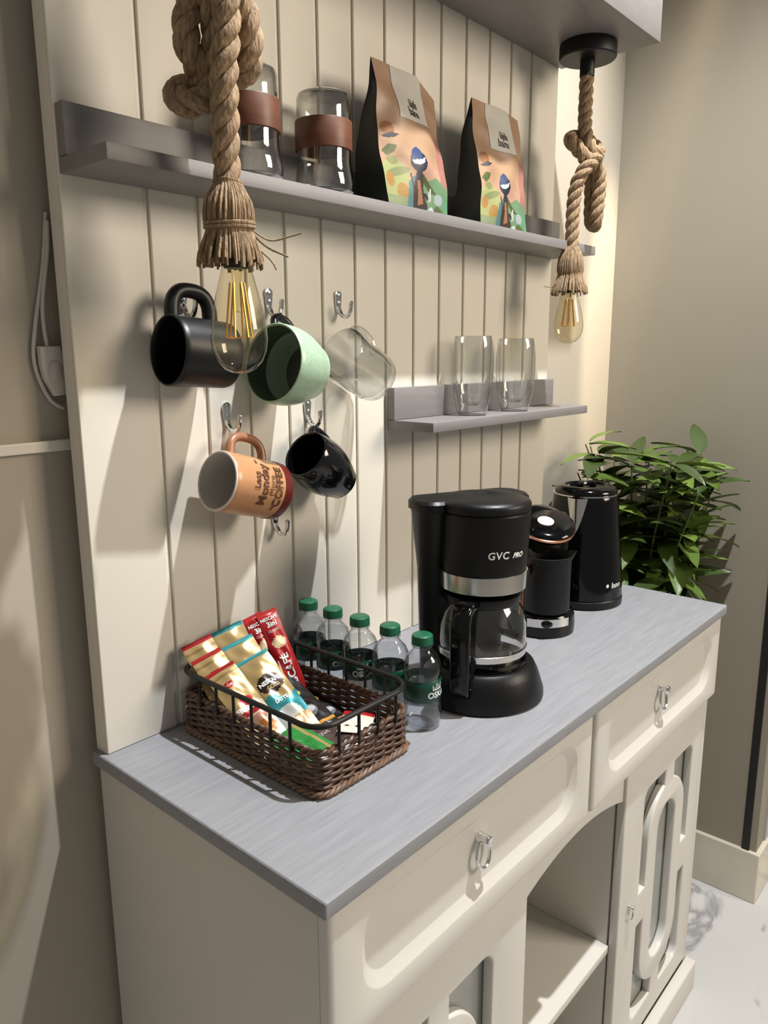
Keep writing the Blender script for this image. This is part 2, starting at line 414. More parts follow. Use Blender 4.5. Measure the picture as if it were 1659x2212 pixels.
# ------------------------------------------------------------------ mugs
def mug_matrix(rim, base, up=(0, 0, 1)):
    a = (Vector(rim)-Vector(base)).normalized(); u = Vector(up); u = (u-a*u.dot(a)).normalized(); v = a.cross(u)
    m = Matrix((u, v, a)).transposed().to_4x4(); m.translation = Vector(base); return m
def mug_body(R, Lh, Rb, th=0.004, belly=0.0, n=56, foot=0.006):
    """profile from the base outward, up, over the rim and down inside"""
    out = [(0.0001, 0.0), (Rb-foot, 0.0), (Rb-0.001, foot*0.3), (Rb, foot)]
    for i in range(1, 13):
        t = i/12; out.append((Rb+(R-Rb)*t+belly*math.sin(PI*t), foot+(Lh-foot-0.002)*t))
    out += [(R-th*0.3, Lh), (R-th*0.7, Lh)]
    ins = [(max(0.001, r-th), max(z, 0.006)) for r, z in reversed(out[3:-2])]
    ins[-1] = (ins[-1][0]*0.96, 0.007)
    return MB().lathe(out+ins+[(0.0001, 0.0062)], n)
def handle_path(R, z0, z1, reach, k=18, R1=None):
    """D shaped loop on the +x side of the mug"""
    pts = []
    zc, hz = 0.5*(z0+z1), 0.5*(z1-z0)
    for i in range(k+1):
        a = -PI/2+PI*i/k
        Rm = R+((R1 if R1 is not None else R)-R)*i/k
        pts.append((Rm-0.002+reach*abs(math.cos(a))**0.62, 0, zc+hz*math.copysign(abs(math.sin(a))**0.8, math.sin(a))))
    return pts
def Y(x, y, z): return (x, y, H+z)

# matte black
m = thing('mug', 'large matte black mug hanging on its hook', 'mug', matrix=mug_matrix(Y(0.099, -0.049, 0.536), Y(0.186, -0.054, 0.5285), (0, .15, 1)))
M_mugk = mat('mug_matte_black', rgb(14, 14, 15), 0.4, spec=0.35)
finish('body', mug_body(0.0455, 0.087, 0.0435), M_mugk, m)
finish('handle', MB().tube(handle_path(0.0445, 0.022, 0.078, 0.037), 0.0098, 12, flat=1.0, up=(0, 1, 0)), M_mugk, m)
# green
m = thing('mug', 'pale green stoneware mug with a dark green inside', 'mug', matrix=mug_matrix(Y(0.257, -0.066, 0.518), Y(0.334, -0.060, 0.5035), (0, .45, 1)))
M_green = mat('mug_green_glaze', rgb(160, 186, 160), 0.3, noise=(220, 0.10))
finish('body', mug_body(0.0565, 0.079, 0.042, belly=0.006), M_green, m)
finish('inner_glaze', MB().lathe([(0.0519, 0.0775), (0.0530, 0.0600), (0.0505, 0.035), (0.043, 0.0125), (0.037, 0.0085), (0.0001, 0.0082)], 48), mat('dark_green_glaze', rgb(74, 92, 68), 0.3), m)
finish('handle', MB().tube(handle_path(0.0480, 0.018, 0.056, 0.028, R1=0.0585), 0.0058, 12, up=(0, 1, 0)), mat('mug_dark_handle', rgb(24, 26, 25), 0.3), m)
# clear glass
m = thing('mug', 'clear glass mug hanging mouth down from its hook', 'mug', matrix=mug_matrix(Y(0.400, -0.056, 0.534), Y(0.492, -0.056, 0.486), (0, .25, 1)))
finish('body', MB().lathe([(0.0001, 0.0), (0.032, 0.0), (0.038, 0.004), (0.041, 0.014), (0.0415, 0.04), (0.0405, 0.075), (0.0425, 0.098), (0.0418, 0.0995), (0.0405, 0.098), (0.0385, 0.075), (0.0392, 0.04), (0.0385, 0.017), (0.033, 0.011), (0.0001, 0.010)], 48), M_glass, m)
finish('handle', MB().tube(handle_path(0.0405, 0.022, 0.080, 0.026), 0.0050, 10, up=(0, 1, 0)), M_glass, m)
# brown lettered
m = thing('mug', 'brown mug with dark lettering and a white inside', 'mug', matrix=mug_matrix(Y(0.158, -0.056, 0.362), Y(0.262, -0.055, 0.3330), (0, .28, 1)))
M_brown = mat('mug_brown_glaze', rgb(186, 136, 96), 0.28)
finish('body', mug_body(0.0425, 0.106, 0.0415), M_brown, m)
finish('rim_glaze', MB().lathe([(0.0421, 0.1035), (0.0419, 0.1064), (0.0405, 0.1071), (0.0388, 0.1062), (0.0380, 0.1), (0.0370, 0.02), (0.034, 0.0085), (0.0001, 0.0083)], 56), mat('mug_white_glaze', rgb(206, 200, 192), 0.3), m)
finish('foot_band', MB().lathe([(0.0385, 0.0004), (0.0412, 0.0018), (0.0421, 0.006), (0.0423, 0.0165), (0.0419, 0.0168)], 56), mat('dark_red_band', rgb(92, 30, 26), 0.3), m)
finish('handle', MB().tube(handle_path(0.0420, 0.024, 0.084, 0.031), 0.0066, 12, flat=1.0, up=(0, 1, 0)), mat('mug_brown_handle', rgb(150, 104, 74), 0.3), m)
M_ink = mat('dark_brown_ink', rgb(86, 54, 26), 0.5)
def on_mug(R, phi0, zc):
    # lettering runs round the mug; its lines stack along the axis towards the base
    def f(x, y):
        ph = phi0 + x/R
        return (R*math.cos(ph), R*math.sin(ph), zc+y)
    return f
for s, size, zc, b, dphi in (('Less', 0.0145, 0.0690, 0.0003, 0.10), ('Monday', 0.0200, 0.0555, 0.0004, 0.0), ('More', 0.0140, 0.0415, 0.0, 0.0), ('COFFEE', 0.0180, 0.0285, 0.0004, 0.0), ('..', 0.018, 0.0700, 0.0006, 0.80), ('..', 0.018, 0.036, 0.0006, -0.80)):
    lettering(s, size, on_mug(0.04315, -1.68+dphi, zc), M_ink, m, bold=b)
# glossy black
m = thing('mug', 'small glossy black rounded mug on its hook', 'mug', matrix=mug_matrix(Y(0.324, -0.054, 0.383), Y(0.408, -0.050, 0.3260), (0, .42, 1)))
M_mugg = mat('mug_gloss_black', rgb(10, 10, 14), 0.1, coat=0.2)
finish('body', mug_body(0.0385, 0.100, 0.030, belly=0.0085), M_mugg, m)
finish('handle', MB().tube(handle_path(0.0420, 0.032, 0.086, 0.024), 0.0055, 12, up=(0, 1, 0)), M_mugg, m)

# ------------------------------------------------------------------ rope pendant lamps
def rope_mesh(path, R, pitch=0.075, strands=3, n=9):
    P = path; m = len(P); mb = MB(); ts = []
    for i in range(m):
        t = P[min(i+1, m-1)]-P[max(i-1, 0)]; ts.append(t.normalized())
    us = []; u = Vector((1, 0, 0)); u = (u-ts[0]*u.dot(ts[0])).normalized()
    dist = [0]
    for i in range(m):
        u = (u-ts[i]*u.dot(ts[i])).normalized(); us.append(u)
        if i: dist.append(dist[-1]+(P[i]-P[i-1]).length)
    for k in range(strands):
        pts = []
        for i in range(m):
            a = 2*PI*(dist[i]/pitch+k/strands); v = ts[i].cross(us[i])
            pts.append(P[i]+(us[i]*math.cos(a)+v*math.sin(a))*R*0.52)
        mb.tube(pts, R*0.56, n)
    return mb
def tassel_mesh(cx, cy, zt, zm, zb, r0, r1, r2, n=70, seed=1, wisps=()):
    """frayed rope end: fibres from the binding (zt) swelling to r1 at zm and flaring to r2 at zb"""
    rd = random.Random(seed); mb = MB()
    mb.lathe([(r0*0.9, zt), (r1*0.86, zt*0.45+zm*0.55), (r1*0.9, zm), (r1*0.84, zm*0.6+zb*0.4), (r2*0.84, zb+0.004)], 28, cx, cy)
    for i in range(n):
        a = 2*PI*i/n+rd.uniform(-.04, .04); e = rd.uniform(-0.006, 0.004); k = rd.uniform(0.94, 1.05)
        da = rd.uniform(-0.12, 0.12)
        prof = [(r0*0.95, zt, 0), (r1*0.93*k, zt*0.5+zm*0.5, 0.02), (r1*k, zm, 0), (r1*0.93, zm*0.8+zb*0.2, da*.3), (r2*0.95*k, zm*0.25+zb*0.75, da*.7), (r2*k, zb+e, da)]
        mb.tube(spline([(cx+r*math.cos(a+d), cy+r*math.sin(a+d), z) for r, z, d in prof], 0.008), rd.uniform(0.0013, 0.0023), 5)
    for pts in wisps: mb.tube(spline([(cx+p[0], cy+p[1], zb+p[2]) for p in pts], 0.004), 0.0011, 5)
    return mb
def bulb_parts(root, o, cx, cy, zt, zb, R):
    """squirrel-cage filament bulb hanging from zt down to zb"""
    Lh = zt-zb; n = 40
    prof = [(0.0001, 0.0), (0.30, 0.012), (0.56, 0.045), (0.80, 0.115), (0.95, 0.215), (1.0, 0.32), (0.965, 0.44), (0.86, 0.60), (0.70, 0.78), (0.55, 0.93), (0.47, 1.0), (0.44, 1.08)]
    finish('bulb_glass', MB().lathe([(r*R, z*Lh) for r, z in prof], n, cx, cy, zb), M_bulb, root, o, smooth=80)
    finish('socket', MB().lathe([(0.0001, zt+0.050), (0.017, zt+0.050), (0.018, zt+0.004), (0.0155, zt), (0.0135, zt-0.004), (0.0001, zt-0.004)], 24, cx, cy), M_iron, root, o)
    finish('glass_stem', MB().lathe([(0.007, zt-0.004), (0.005, zt-0.02), (0.0035, zt-Lh*0.35), (0.0045, zt-Lh*0.42), (0.0001, zt-Lh*0.43)], 14, cx, cy), M_bulb, root, o)
    mb = MB(); k = 6
    for i in range(k):
        a = 2*PI*i/k+0.4
        mb.tube([(cx+R*0.24*math.cos(a), cy+R*0.24*math.sin(a), zt-Lh*0.16), (cx+R*0.46*math.cos(a+.2), cy+R*0.46*math.sin(a+.2), zt-Lh*0.66)], 0.0013, 6)
        b = a+2*PI/k
        if i % 2 == 0: mb.tube([(cx+R*0.46*math.cos(a+.2), cy+R*0.46*math.sin(a+.2), zt-Lh*0.66), (cx+R*0.46*math.cos(b+.2), cy+R*0.46*math.sin(b+.2), zt-Lh*0.66)], 0.0009, 6)
    finish('filament', mb, M_fil, root, o)
M_fil = mat('amber_filament', rgb(232, 176, 78), 0.25, 0.6)

# far lamp -----------------------------------------------------------
def far_lamp():
    x, y, zt = 1.064, -0.1093, H+1.129
    o = (x, y, zt)
    L = thing('pendant_lamp', 'knotted rope pendant lamp with filament bulb hanging beside the glasses', 'lamp', o)
    finish('canopy', MB().lathe([(0.0001, -0.0005), (0.0545, -0.0005), (0.056, -0.003), (0.056, -0.026), (0.054, -0.0285), (0.0001, -0.0285)], 48, x, y, zt), M_blackm, L, o)
    finish('stem', MB().lathe([(0.0001, -0.028), (0.0145, -0.028), (0.0145, -0.060), (0.0001, -0.060)], 24, x, y, zt), M_blackm, L, o)
    # rope: down, knot of three turns, hanging bight, then down to the bulb
    q = [(0, 0, 1.075), (0.0, 0, 1.02), (-0.006, -0.004, 0.975), (-0.008, -0.012, 0.945), (0.004, -0.022, 0.925), (0.028, -0.020, 0.930),
         (0.036, -0.002, 0.950), (0.018, 0.014, 0.962), (-0.014, 0.018, 0.957), (-0.040, 0.010, 0.946), (-0.042, -0.006, 0.930), (-0.022, -0.014, 0.914),
         (0.010, -0.020, 0.905), (0.030, -0.024, 0.885), (0.033, -0.022, 0.84), (0.032, -0.020, 0.805), (0.040, -0.012, 0.790), (0.048, 0.000, 0.805), (0.050, 0.003, 0.85),
         (0.046, 0.003, 0.895), (0.030, -0.012, 0.917), (0.004, -0.026, 0.915), (-0.024, -0.020, 0.895), (-0.033, -0.006, 0.865), (-0.034, 0.0, 0.82), (-0.034, 0, 0.735)]
    P = spline([(x+a*0.95, y+b, H+c) for a, b, c in q], 0.004)
    finish('rope', rope_mesh(P, 0.0138, 0.062), M_jute, L, o)
    bx, by = x-0.034, y
    finish('tassel', tassel_mesh(bx, by, H+0.742, H+0.695, H+0.651, 0.0145, 0.0255, 0.036, 64, 3, wisps=[[(-0.02, 0.012, 0.03), (-0.036, 0.022, 0.012), (-0.052, 0.03, 0.012)]]), M_jute, L, o)
    bulb_parts(L, o, bx, by, H+0.655, H+0.548, 0.0315)
far_lamp()

# near lamp ----------------------------------------------------------
def near_lamp():
    x, y, zt = 0.110, -0.165, H+1.129
    S = 0.955                                   # the rope runs a little thinner than on the far lamp
    def ZZ(z): return H+0.0239+S*z
    o = (x, y, zt)
    L = thing('pendant_lamp', 'knotted rope pendant lamp with filament bulb hanging before the mugs', 'lamp', o)
    finish('canopy', MB().lathe([(0.0001, -0.0005), (0.0500, -0.0005), (0.0515, -0.003), (0.0515, -0.026), (0.050, -0.0285), (0.0001, -0.0285)], 48, x, y, zt), M_blackm, L, o)
    finish('stem', MB().lathe([(0.0001, -0.028), (0.0145, -0.028), (0.0145, -0.060), (0.0001, -0.060)], 24, x, y, zt), M_blackm, L, o)
    # offsets measured along the picture plane: right = (.66,-.75), depth = (.75,.66)
    def W(r, d, z): return (x+S*(0.66*r+0.75*d), y+S*(-0.75*r+0.66*d), ZZ(z))
    q = [(0, 0, 1.094), (-0.004, 0.0, 1.03), (-0.016, 0.004, 0.965), (-0.030, 0.006, 0.925), (-0.038, 0.006, 0.890), (-0.032, 0.010, 0.866), (-0.026, 0.020, 0.850),
         (-0.036, 0.026, 0.838), (-0.051, 0.020, 0.836), (-0.054, 0.006, 0.824), (-0.040, 0.000, 0.815), (-0.022, 0.008, 0.820), (-0.010, 0.018, 0.840),
         (-0.008, 0.018, 0.870), (-0.004, 0.016, 0.915), (0.010, 0.012, 0.945), (0.026, 0.010, 0.925), (0.034, 0.012, 0.890), (0.030, 0.018, 0.860), (0.018, 0.026, 0.852), (0.004, 0.024, 0.868),
         (-0.004, 0.012, 0.905), (-0.010, -0.008, 0.935), (0.004, -0.018, 0.945), (0.014, -0.018, 0.920), (0.012, -0.016, 0.880), (0.008, -0.016, 0.840), (0.006, -0.008, 0.80), (0.004, -0.002, 0.765), (0.004, 0.0, 0.715)]
    P = spline([W(*a) for a in q], 0.004)
    finish('rope', rope_mesh(P, 0.0151, 0.072), M_jute, L, o)
    bx, by, _ = W(0.004, 0, 0)
    bnd = MB()
    for k in range(3):
        bnd.tube([(bx+0.0148*math.cos(t), by+0.0148*math.sin(t), ZZ(0.7235)+0.003*k+0.001*math.sin(2*t)) for t in [2*PI*i/24 for i in range(24)]], 0.0022, 6, closed=True)
    finish('binding', bnd, M_jute, L, o); bnd = MB()
    for k in range(2):
        bnd.tube([(bx+0.0275*math.cos(t), by+0.0275*math.sin(t), ZZ(0.679)+0.004*k+0.0022*math.sin(t+1)) for t in [2*PI*i/30 for i in range(30)]], 0.0024, 6, closed=True)
    finish('binding', bnd, M_jute, L, o)
    ws = [[(0.016, -0.018, 0.038), (0.030, -0.034, 0.026), (0.045, -0.050, 0.030), (0.055, -0.060, 0.034)], [(0.016, -0.018, 0.034), (0.028, -0.032, 0.018), (0.045, -0.048, 0.008)],
          [(0.02, -0.02, 0.02), (0.032, -0.033, 0.004), (0.036, -0.037, -0.006)]]
    finish('tassel', tassel_mesh(bx, by, ZZ(0.729), ZZ(0.686), ZZ(0.6365), 0.0138, 0.0267, 0.0358, 78, 5, ws), M_jute, L, o)
    bulb_parts(L, o, bx+0.004, by-0.004, ZZ(0.636), ZZ(0.5065), 0.0335)
near_lamp()

# ------------------------------------------------------------------ glass jars with wooden bands
M_wood = mat('walnut_band', rgb(96, 56, 36), 0.45, noise=(20, 0.2, (1, 1, 6)))
def jar(x, y, label):
    o = (x, y, H+0.7545)
    j = thing('storage_jar', label, 'jar', o, 'glass jars on the long shelf')
    finish('glass_body', MB().lathe([(0.0001, 0.0), (0.036, 0.0), (0.042, 0.005), (0.0435, 0.014), (0.0415, 0.028), (0.0388, 0.042), (0.0385, 0.060), (0.0365, 0.060), (0.0368, 0.042), (0.0395, 0.028), (0.0412, 0.014), (0.038, 0.007), (0.0001, 0.006)], 48), M_glass, j)
    finish('wooden_band', MB().lathe([(0.0370, 0.0605), (0.0410, 0.0605), (0.0412, 0.0615), (0.0412, 0.0985), (0.0408, 0.0995), (0.0370, 0.0995)], 56, close=True), M_wood, j)
    finish('cork_plug', MB().lathe([(0.0001, 0.054), (0.016, 0.054), (0.018, 0.060), (0.018, 0.066), (0.0001, 0.066)], 24), mat('dark_cork', rgb(70, 48, 36), 0.7), j)
    finish('glass_lid', MB().lathe([(0.0385, 0.0997), (0.0385, 0.128), (0.0365, 0.1345), (0.031, 0.138), (0.0001, 0.139), (0.0001, 0.137), (0.030, 0.136), (0.0348, 0.133), (0.0367, 0.127), (0.0367, 0.0997)], 48), M_glass, j)
jar(0.2357, -0.060, 'clear glass jar with a walnut band behind the hanging rope')
jar(0.372, -0.060, 'clear glass jar with a walnut band next to the coffee bag')

# ------------------------------------------------------------------ coffee bags with printed fronts
def inell(u, v, cu, cv, ru, rv, rot=0):
    c, s = math.cos(rot), math.sin(rot); du, dv = u-cu, v-cv
    return ((du*c+dv*s)/ru)**2+((-du*s+dv*c)/rv)**2 < 1
def inpoly(u, v, P):
    r = False; j = len(P)-1
    for i in range(len(P)):
        if (P[i][1] > v) != (P[j][1] > v) and u < (P[j][0]-P[i][0])*(v-P[i][1])/(P[j][1]-P[i][1])+P[i][0]: r = not r
        j = i
    return r
KRAFT = rgb(200, 160, 126)
def bag_art(u, v):
    """u across 0..1, v up 0..1 (heights in bag widths of 1.4)"""
    c = KRAFT
    if v < 0.42-0.16*abs(u-0.25): c = rgb(204, 160, 128)
    if u > 0.55 and v < 0.40-0.35*(u-0.55) and v > 0.22: c = rgb(214, 166, 142)
    if u > 0.86 and 0.18 < v < 0.62: c = rgb(188, 130, 116)
    if v < 0.27+0.05*math.sin(9*u) and u < 0.35: c = rgb(180, 184, 120)
    if inell(u, v, 0.20, 0.235, 0.17, 0.03, 0.2): c = rgb(142, 150, 100)
    if inell(u, v, 0.25, 0.09, 0.09, 0.07): c = rgb(186, 142, 62)
    if inell(u, v, 0.08, 0.17, 0.06, 0.05): c = rgb(192, 140, 66)
    if u < 0.5 and v < 0.06: c = rgb(150, 164, 120)
    if inell(u, v, 0.10, 0.53, 0.08, 0.05): c = rgb(170, 110, 52)
    if inpoly(u, v, [(0.03, 0.47), (0.14, 0.505), (0.24, 0.50), (0.16, 0.465), (0.05, 0.455)]): c = rgb(62, 56, 66)
    if inpoly(u, v, [(0.02, 0.36), (0.10, 0.42), (0.20, 0.42), (0.17, 0.37), (0.08, 0.33)]): c = rgb(86, 102, 44)
    if inell(u, v, 0.14, 0.31, 0.08, 0.03): c = rgb(150, 152, 96)
    if u > 0.52 and v < 0.235-0.30*abs(u-0.78) + 0.02: c = rgb(122, 158, 118)
    if u > 0.8 and v < 0.14: c = rgb(106, 160, 120)
    if inpoly(u, v, [(0.52, 0.26), (0.80, 0.12), (0.66, 0.13), (0.55, 0.19)]): c = rgb(84, 96, 52)
    if inell(u, v, 0.82, 0.09, 0.075, 0.045): c = rgb(176, 188, 190)
    if inpoly(u, v, [(0.72, 0.0), (0.80, 0.05), (0.92, 0.01), (0.9, 0.0)]): c = rgb(96, 110, 58)
    if inpoly(u, v, [(0.30, 0.0), (0.34, 0.18), (0.50, 0.27), (0.52, 0.10), (0.46, 0.0)]): c = rgb(88, 136, 138)
    # bird: tail, wing, body, head
    if inpoly(u, v, [(0.40, 0.0), (0.40, 0.12), (0.44, 0.25), (0.54, 0.24), (0.56, 0.12), (0.64, 0.02), (0.62, 0.0)]): c = rgb(66, 48, 44)
    if inpoly(u, v, [(0.47, 0.02), (0.46, 0.20), (0.50, 0.20), (0.56, 0.04)]): c = rgb(178, 124, 92)
    if inpoly(u, v, [(0.53, 0.12), (0.60, 0.12), (0.68, 0.08), (0.62, 0.07)]): c = rgb(48, 42, 50)
    if inpoly(u, v, [(0.36, 0.24), (0.385, 0.24), (0.45, 0.04), (0.43, 0.04)]): c = rgb(70, 46, 40)
    if inell(u, v, 0.485, 0.335, 0.115, 0.075) or inpoly(u, v, [(0.44, 0.28), (0.46, 0.20), (0.50, 0.20), (0.53, 0.27)]): c = rgb(28, 36, 62)
    if inell(u, v, 0.455, 0.375, 0.075, 0.060, 0.3): c = rgb(44, 74, 126)
    if inpoly(u, v, [(0.39, 0.335), (0.44, 0.345), (0.52, 0.355), (0.57, 0.375), (0.565, 0.34), (0.50, 0.315), (0.42, 0.315)]): c = rgb(232, 236, 234)
    if inpoly(u, v, [(0.62, 0.08), (0.66, 0.16), (0.70, 0.16), (0.69, 0.08), (0.66, 0.05)]) and int(u*70) % 2: c = rgb(232, 236, 226)
    if inpoly(u, v, [(0.64, 0.0), (0.70, 0.03), (0.76, 0.0)]): c = rgb(220, 232, 228)
    return c
M_bag = print_mat('printed_kraft', 0.42, bump=(18, 0.25))
M_bagside = mat('bag_gusset_black', rgb(16, 22, 20), 0.35)
M_sticker = mat('silver_sticker', rgb(196, 192, 182), 0.28, bump=(30, 0.3))
M_textk = mat('black_print', rgb(34, 30, 28), 0.5)
def coffee_bag(x0, x1, yf, label, seed, tx, topz, drop):
    """front bottom edge from x0 to x1 at yf; leans back and tapers to the seal"""
    rd = random.Random(seed); Hh = 0.208*topz
    W = x1-x0; o = (0.5*(x0+x1), yf+0.035, H+0.7545)
    ph = [rd.uniform(0, 6) for _ in range(4)]
    def front(u, v):
        # local to the bag's base centre
        bow = 0.010*math.sin(PI*u)*math.sin(PI*min(1, v*1.15))
        crm = 0.0022*math.sin(6*u+ph[0]+5*v)+0.0016*math.sin(13*u-9*v+ph[2])+0.0011*math.sin(21*v+7*u+ph[3])
        y = -0.035+0.030*v**1.1-bow+crm*min(1, 3*v)*min(1, 4*(1-v)+0.35)
        wd = W*(1+0.02*math.sin(PI*v))
        xx = (u-0.5)*wd+tx*v+0.0032*math.sin(7*v+ph[1])*(u-.5)*2
        zz = Hh*v*(1-drop*max(0, (u-0.72))/0.28*v)
        return (xx, y, zz)
    def back(u, v):
        p = front(u, v); d = 0.066*(1-v**1.3)+0.0012
        return (p[0], p[1]+d+0.006*math.sin(PI*v)*math.sin(PI*u), p[2])
    nu, nv = 96, 144; mb = MB(); vs = [front(i/nu, j/nv) for j in range(nv+1) for i in range(nu+1)]; fs = []; cs = []
    for j in range(nv):
        for i in range(nu):
            a = j*(nu+1)+i; fs.append((a, a+1, a+nu+2, a+nu+1)); cs.append(tuple(0.60*q for q in bag_art((i+.5)/nu, (j+.5)/nv)))
    mb.add(vs, fs, cs)
    b = thing('coffee_bag', label, 'coffee bag', o, 'coffee bags on the long shelf')
    f = finish('front_panel', mb, M_bag, b, smooth=60, prints=True)
    mb = MB(); nu2, nv2 = 10, 24
    vs = [back(i/nu2, j/nv2) for j in range(nv2+1) for i in range(nu2+1)]
    mb.add(vs, [(j*(nu2+1)+i+1, j*(nu2+1)+i, (j+1)*(nu2+1)+i, (j+1)*(nu2+1)+i+1) for j in range(nv2) for i in range(nu2)])
    finish('back_panel', mb, M_bagside, b, smooth=60)
    for u in (0, 1):
        mb = MB(); vs = []
        for j in range(25):
            p, q = Vector(front(u, j/24)), Vector(back(u, j/24)); mid = (p+q)/2+Vector(((0.010 if u == 0 else -0.010)*(0.25+j/24)*(1-j/24)**.5, 0, 0))
            vs += [tuple(p), tuple(mid), tuple(q)]
        mb.add(vs, [(3*j+k, 3*j+k+1, 3*j+k+4, 3*j+k+3) for j in range(24) for k in (0, 1)])
        finish('gusset', mb, M_bagside, b, smooth=60)
    finish('base', MB().add([front(0, 0), front(1, 0), back(1, 0), back(0, 0)], [(0, 1, 2, 3)]), M_bagside, b, smooth=0)
    def on(u, v, e): p = front(u, v); return (p[0], p[1]-e, p[2])
    mb = MB(); n = 12
    mb.add([on(0.27+0.50*i/n, 0.625+0.372*j/n, 0.0007) for j in range(n+1) for i in range(n+1)], [(j*(n+1)+i, j*(n+1)+i+1, (j+1)*(n+1)+i+1, (j+1)*(n+1)+i) for j in range(n) for i in range(n)])
    st = finish('sticker', mb, M_sticker, b, smooth=60)
    for s, uc, vc in (('\u00fcj\u0131l\u0131', 0.565, 0.765), ('ban\u0131', 0.535, 0.695)):
        lettering(s, 0.0185, lambda a, bb, uc=uc, vc=vc: on(uc+a/W, vc+bb/Hh, 0.0012), M_textk, st, bold=0.0003, shear=-0.12)
coffee_bag(0.463, 0.614, -0.1035, 'larger kraft coffee bag with a bird print next to the jar', 2, -0.004, 0.985, 0.13)
coffee_bag(0.712, 0.860, -0.1035, 'kraft coffee bag with a bird print and crumpled top corner', 9, 0.008, 1.0, 0.035)

# ------------------------------------------------------------------ double walled glasses
def tumbler(x, y, label, hh):
    o = (x, y, H+0.4136)
    t = thing('tumbler', label, 'glass', o, 'double-walled glasses on the short shelf')
    k = hh
    finish('outer_wall', MB().lathe([(0.0001, 0.0), (0.026, 0.0), (0.0285, 0.003), (0.032, 0.02*k), (0.0372, 0.045*k), (0.0400, 0.080*k), (0.0398, 0.110*k), (0.0372, 0.135*k), (0.0352, 0.1465*k), (0.0345, 0.148*k)], 56), M_glass, t, smooth=80)
    finish('inner_wall', MB().lathe([(0.0345, 0.148*k), (0.0338, 0.1465*k), (0.0350, 0.120*k), (0.0345, 0.075*k), (0.0315, 0.045*k), (0.024, 0.026*k), (0.012, 0.0185*k), (0.0001, 0.017*k)], 56), M_glass, t, smooth=80)
tumbler(0.7612, -0.0565, 'double-walled clear glass standing nearer the hanging mugs', 1.0)
tumbler(0.9021, -0.0640, 'double-walled clear glass standing nearer the bulb', 0.98)

# ------------------------------------------------------------------ water bottles
M_cap = mat('green_cap', rgb(24, 92, 62), 0.4, bump=(400, 0.1))
M_lab = mat('green_label', rgb(14, 62, 48), 0.35)
M_white = mat('white_print', rgb(226, 228, 224), 0.5)
def bottle():
    b = thing('water_bottle', 'small clear water bottle with a green cap in the row behind the basket', 'bottle', (0, 0, 0), 'water bottles in a row')
    pr = [(0.0001, 0.004), (0.014, 0.0025), (0.022, 0.0), (0.0265, 0.003), (0.0278, 0.010), (0.0280, 0.030), (0.0268, 0.0345), (0.0280, 0.039), (0.0272, 0.0435), (0.0270, 0.074), (0.0280, 0.079), (0.0282, 0.086), (0.0272, 0.096), (0.0235, 0.105), (0.0170, 0.112), (0.0135, 0.116), (0.0128, 0.121), (0.0158, 0.1215), (0.0158, 0.1230), (0.0128, 0.1235), (0.0128, 0.134)]
    mb = MB().lathe(pr, 40)
    def crinkle(x, y, z):
        a = math.atan2(y, x); k = 1
        if 0.078 < z < 0.112: k = 1-0.045*max(0, math.sin(5*a+z*160))*math.sin(PI*(z-0.078)/0.034)
        if 0.006 < z < 0.036: k = 1-0.020*max(0, math.sin(8*a))*math.sin(PI*(z-0.006)/0.03)
        return (x*k, y*k, z)
    finish('plastic_body', mb.xform(crinkle), M_pet, b, smooth=60)
    finish('water', MB().lathe([(0.0001, 0.005), (0.020, 0.003), (0.0258, 0.008), (0.0262, 0.072), (0.0268, 0.086), (0.0255, 0.096), (0.0215, 0.1035), (0.0001, 0.1035)], 32), M_water, b, smooth=60)
    finish('label_band', MB().lathe([(0.0272, 0.0435), (0.0279, 0.0440), (0.0277, 0.0745), (0.0272, 0.075)], 40), M_lab, b, smooth=60)
    cap = [(0.0001, 0.1385), (0.0125, 0.1385), (0.0148, 0.137), (0.0152, 0.1345), (0.0154, 0.1245), (0.0148, 0.124), (0.0001, 0.124)]
    mb = MB().lathe(cap, 60)
    mb.xform(lambda x, y, z: (x*(1+0.012*math.cos(30*math.atan2(y, x))), y*(1+0.012*math.cos(30*math.atan2(y, x))), z) if 0.124 < z < 0.136 else (x, y, z))
    finish('cap', mb, M_cap, b, smooth=40)
    vs, fs = text_geo('OSKA', 0.0125, 0.0004)
    R = 0.0283; ph0 = -2.35
    finish('lettering', MB().add([(R*math.cos(ph0+x/R), R*math.sin(ph0+x/R), 0.0545+y) for x, y, z in vs], fs), M_white, b, smooth=0)
    mb = MB()   # the mark above the name: a row of upright strokes on a baseline
    for k, hgt in enumerate((0.007, 0.004, 0.009, 0.009, 0.005, 0.009)):
        a0 = ph0-0.30+k*0.11
        mb.add([(R*math.cos(a), R*math.sin(a), z) for a, z in ((a0, 0.0625), (a0+0.045, 0.0625), (a0+0.045, 0.0625+hgt), (a0, 0.0625+hgt))], [(0, 1, 2, 3)])
    mb.add([(R*math.cos(ph0-0.3+0.07*i), R*math.sin(ph0-0.3+0.07*i), z) for i in range(10) for z in (0.0618, 0.0634)], [(2*i, 2*i+2, 2*i+3, 2*i+1) for i in range(9)])
    finish('script_mark', mb, M_white, b, smooth=0)
    return b
bt = bottle()
for i, (x, y, a) in enumerate([(0.3478, -0.2653, 0.75), (0.3475, -0.2045, 1.3), (0.346, -0.1445, 0.1), (0.346, -0.0865, 0.5), (0.347, -0.0292, 0.9)]):
    o = bt if i == 0 else copy_tree(bt)
    o.location = (x, y, H+0.0003); o.rotation_euler = (0, 0, a)
    o['label'] = 'small green-capped water bottle '+('beside the coffee maker base', 'second from the coffee maker end of the row', 'in the middle of the bottle row', 'second from the wall panel', 'closest to the wall panel')[i]

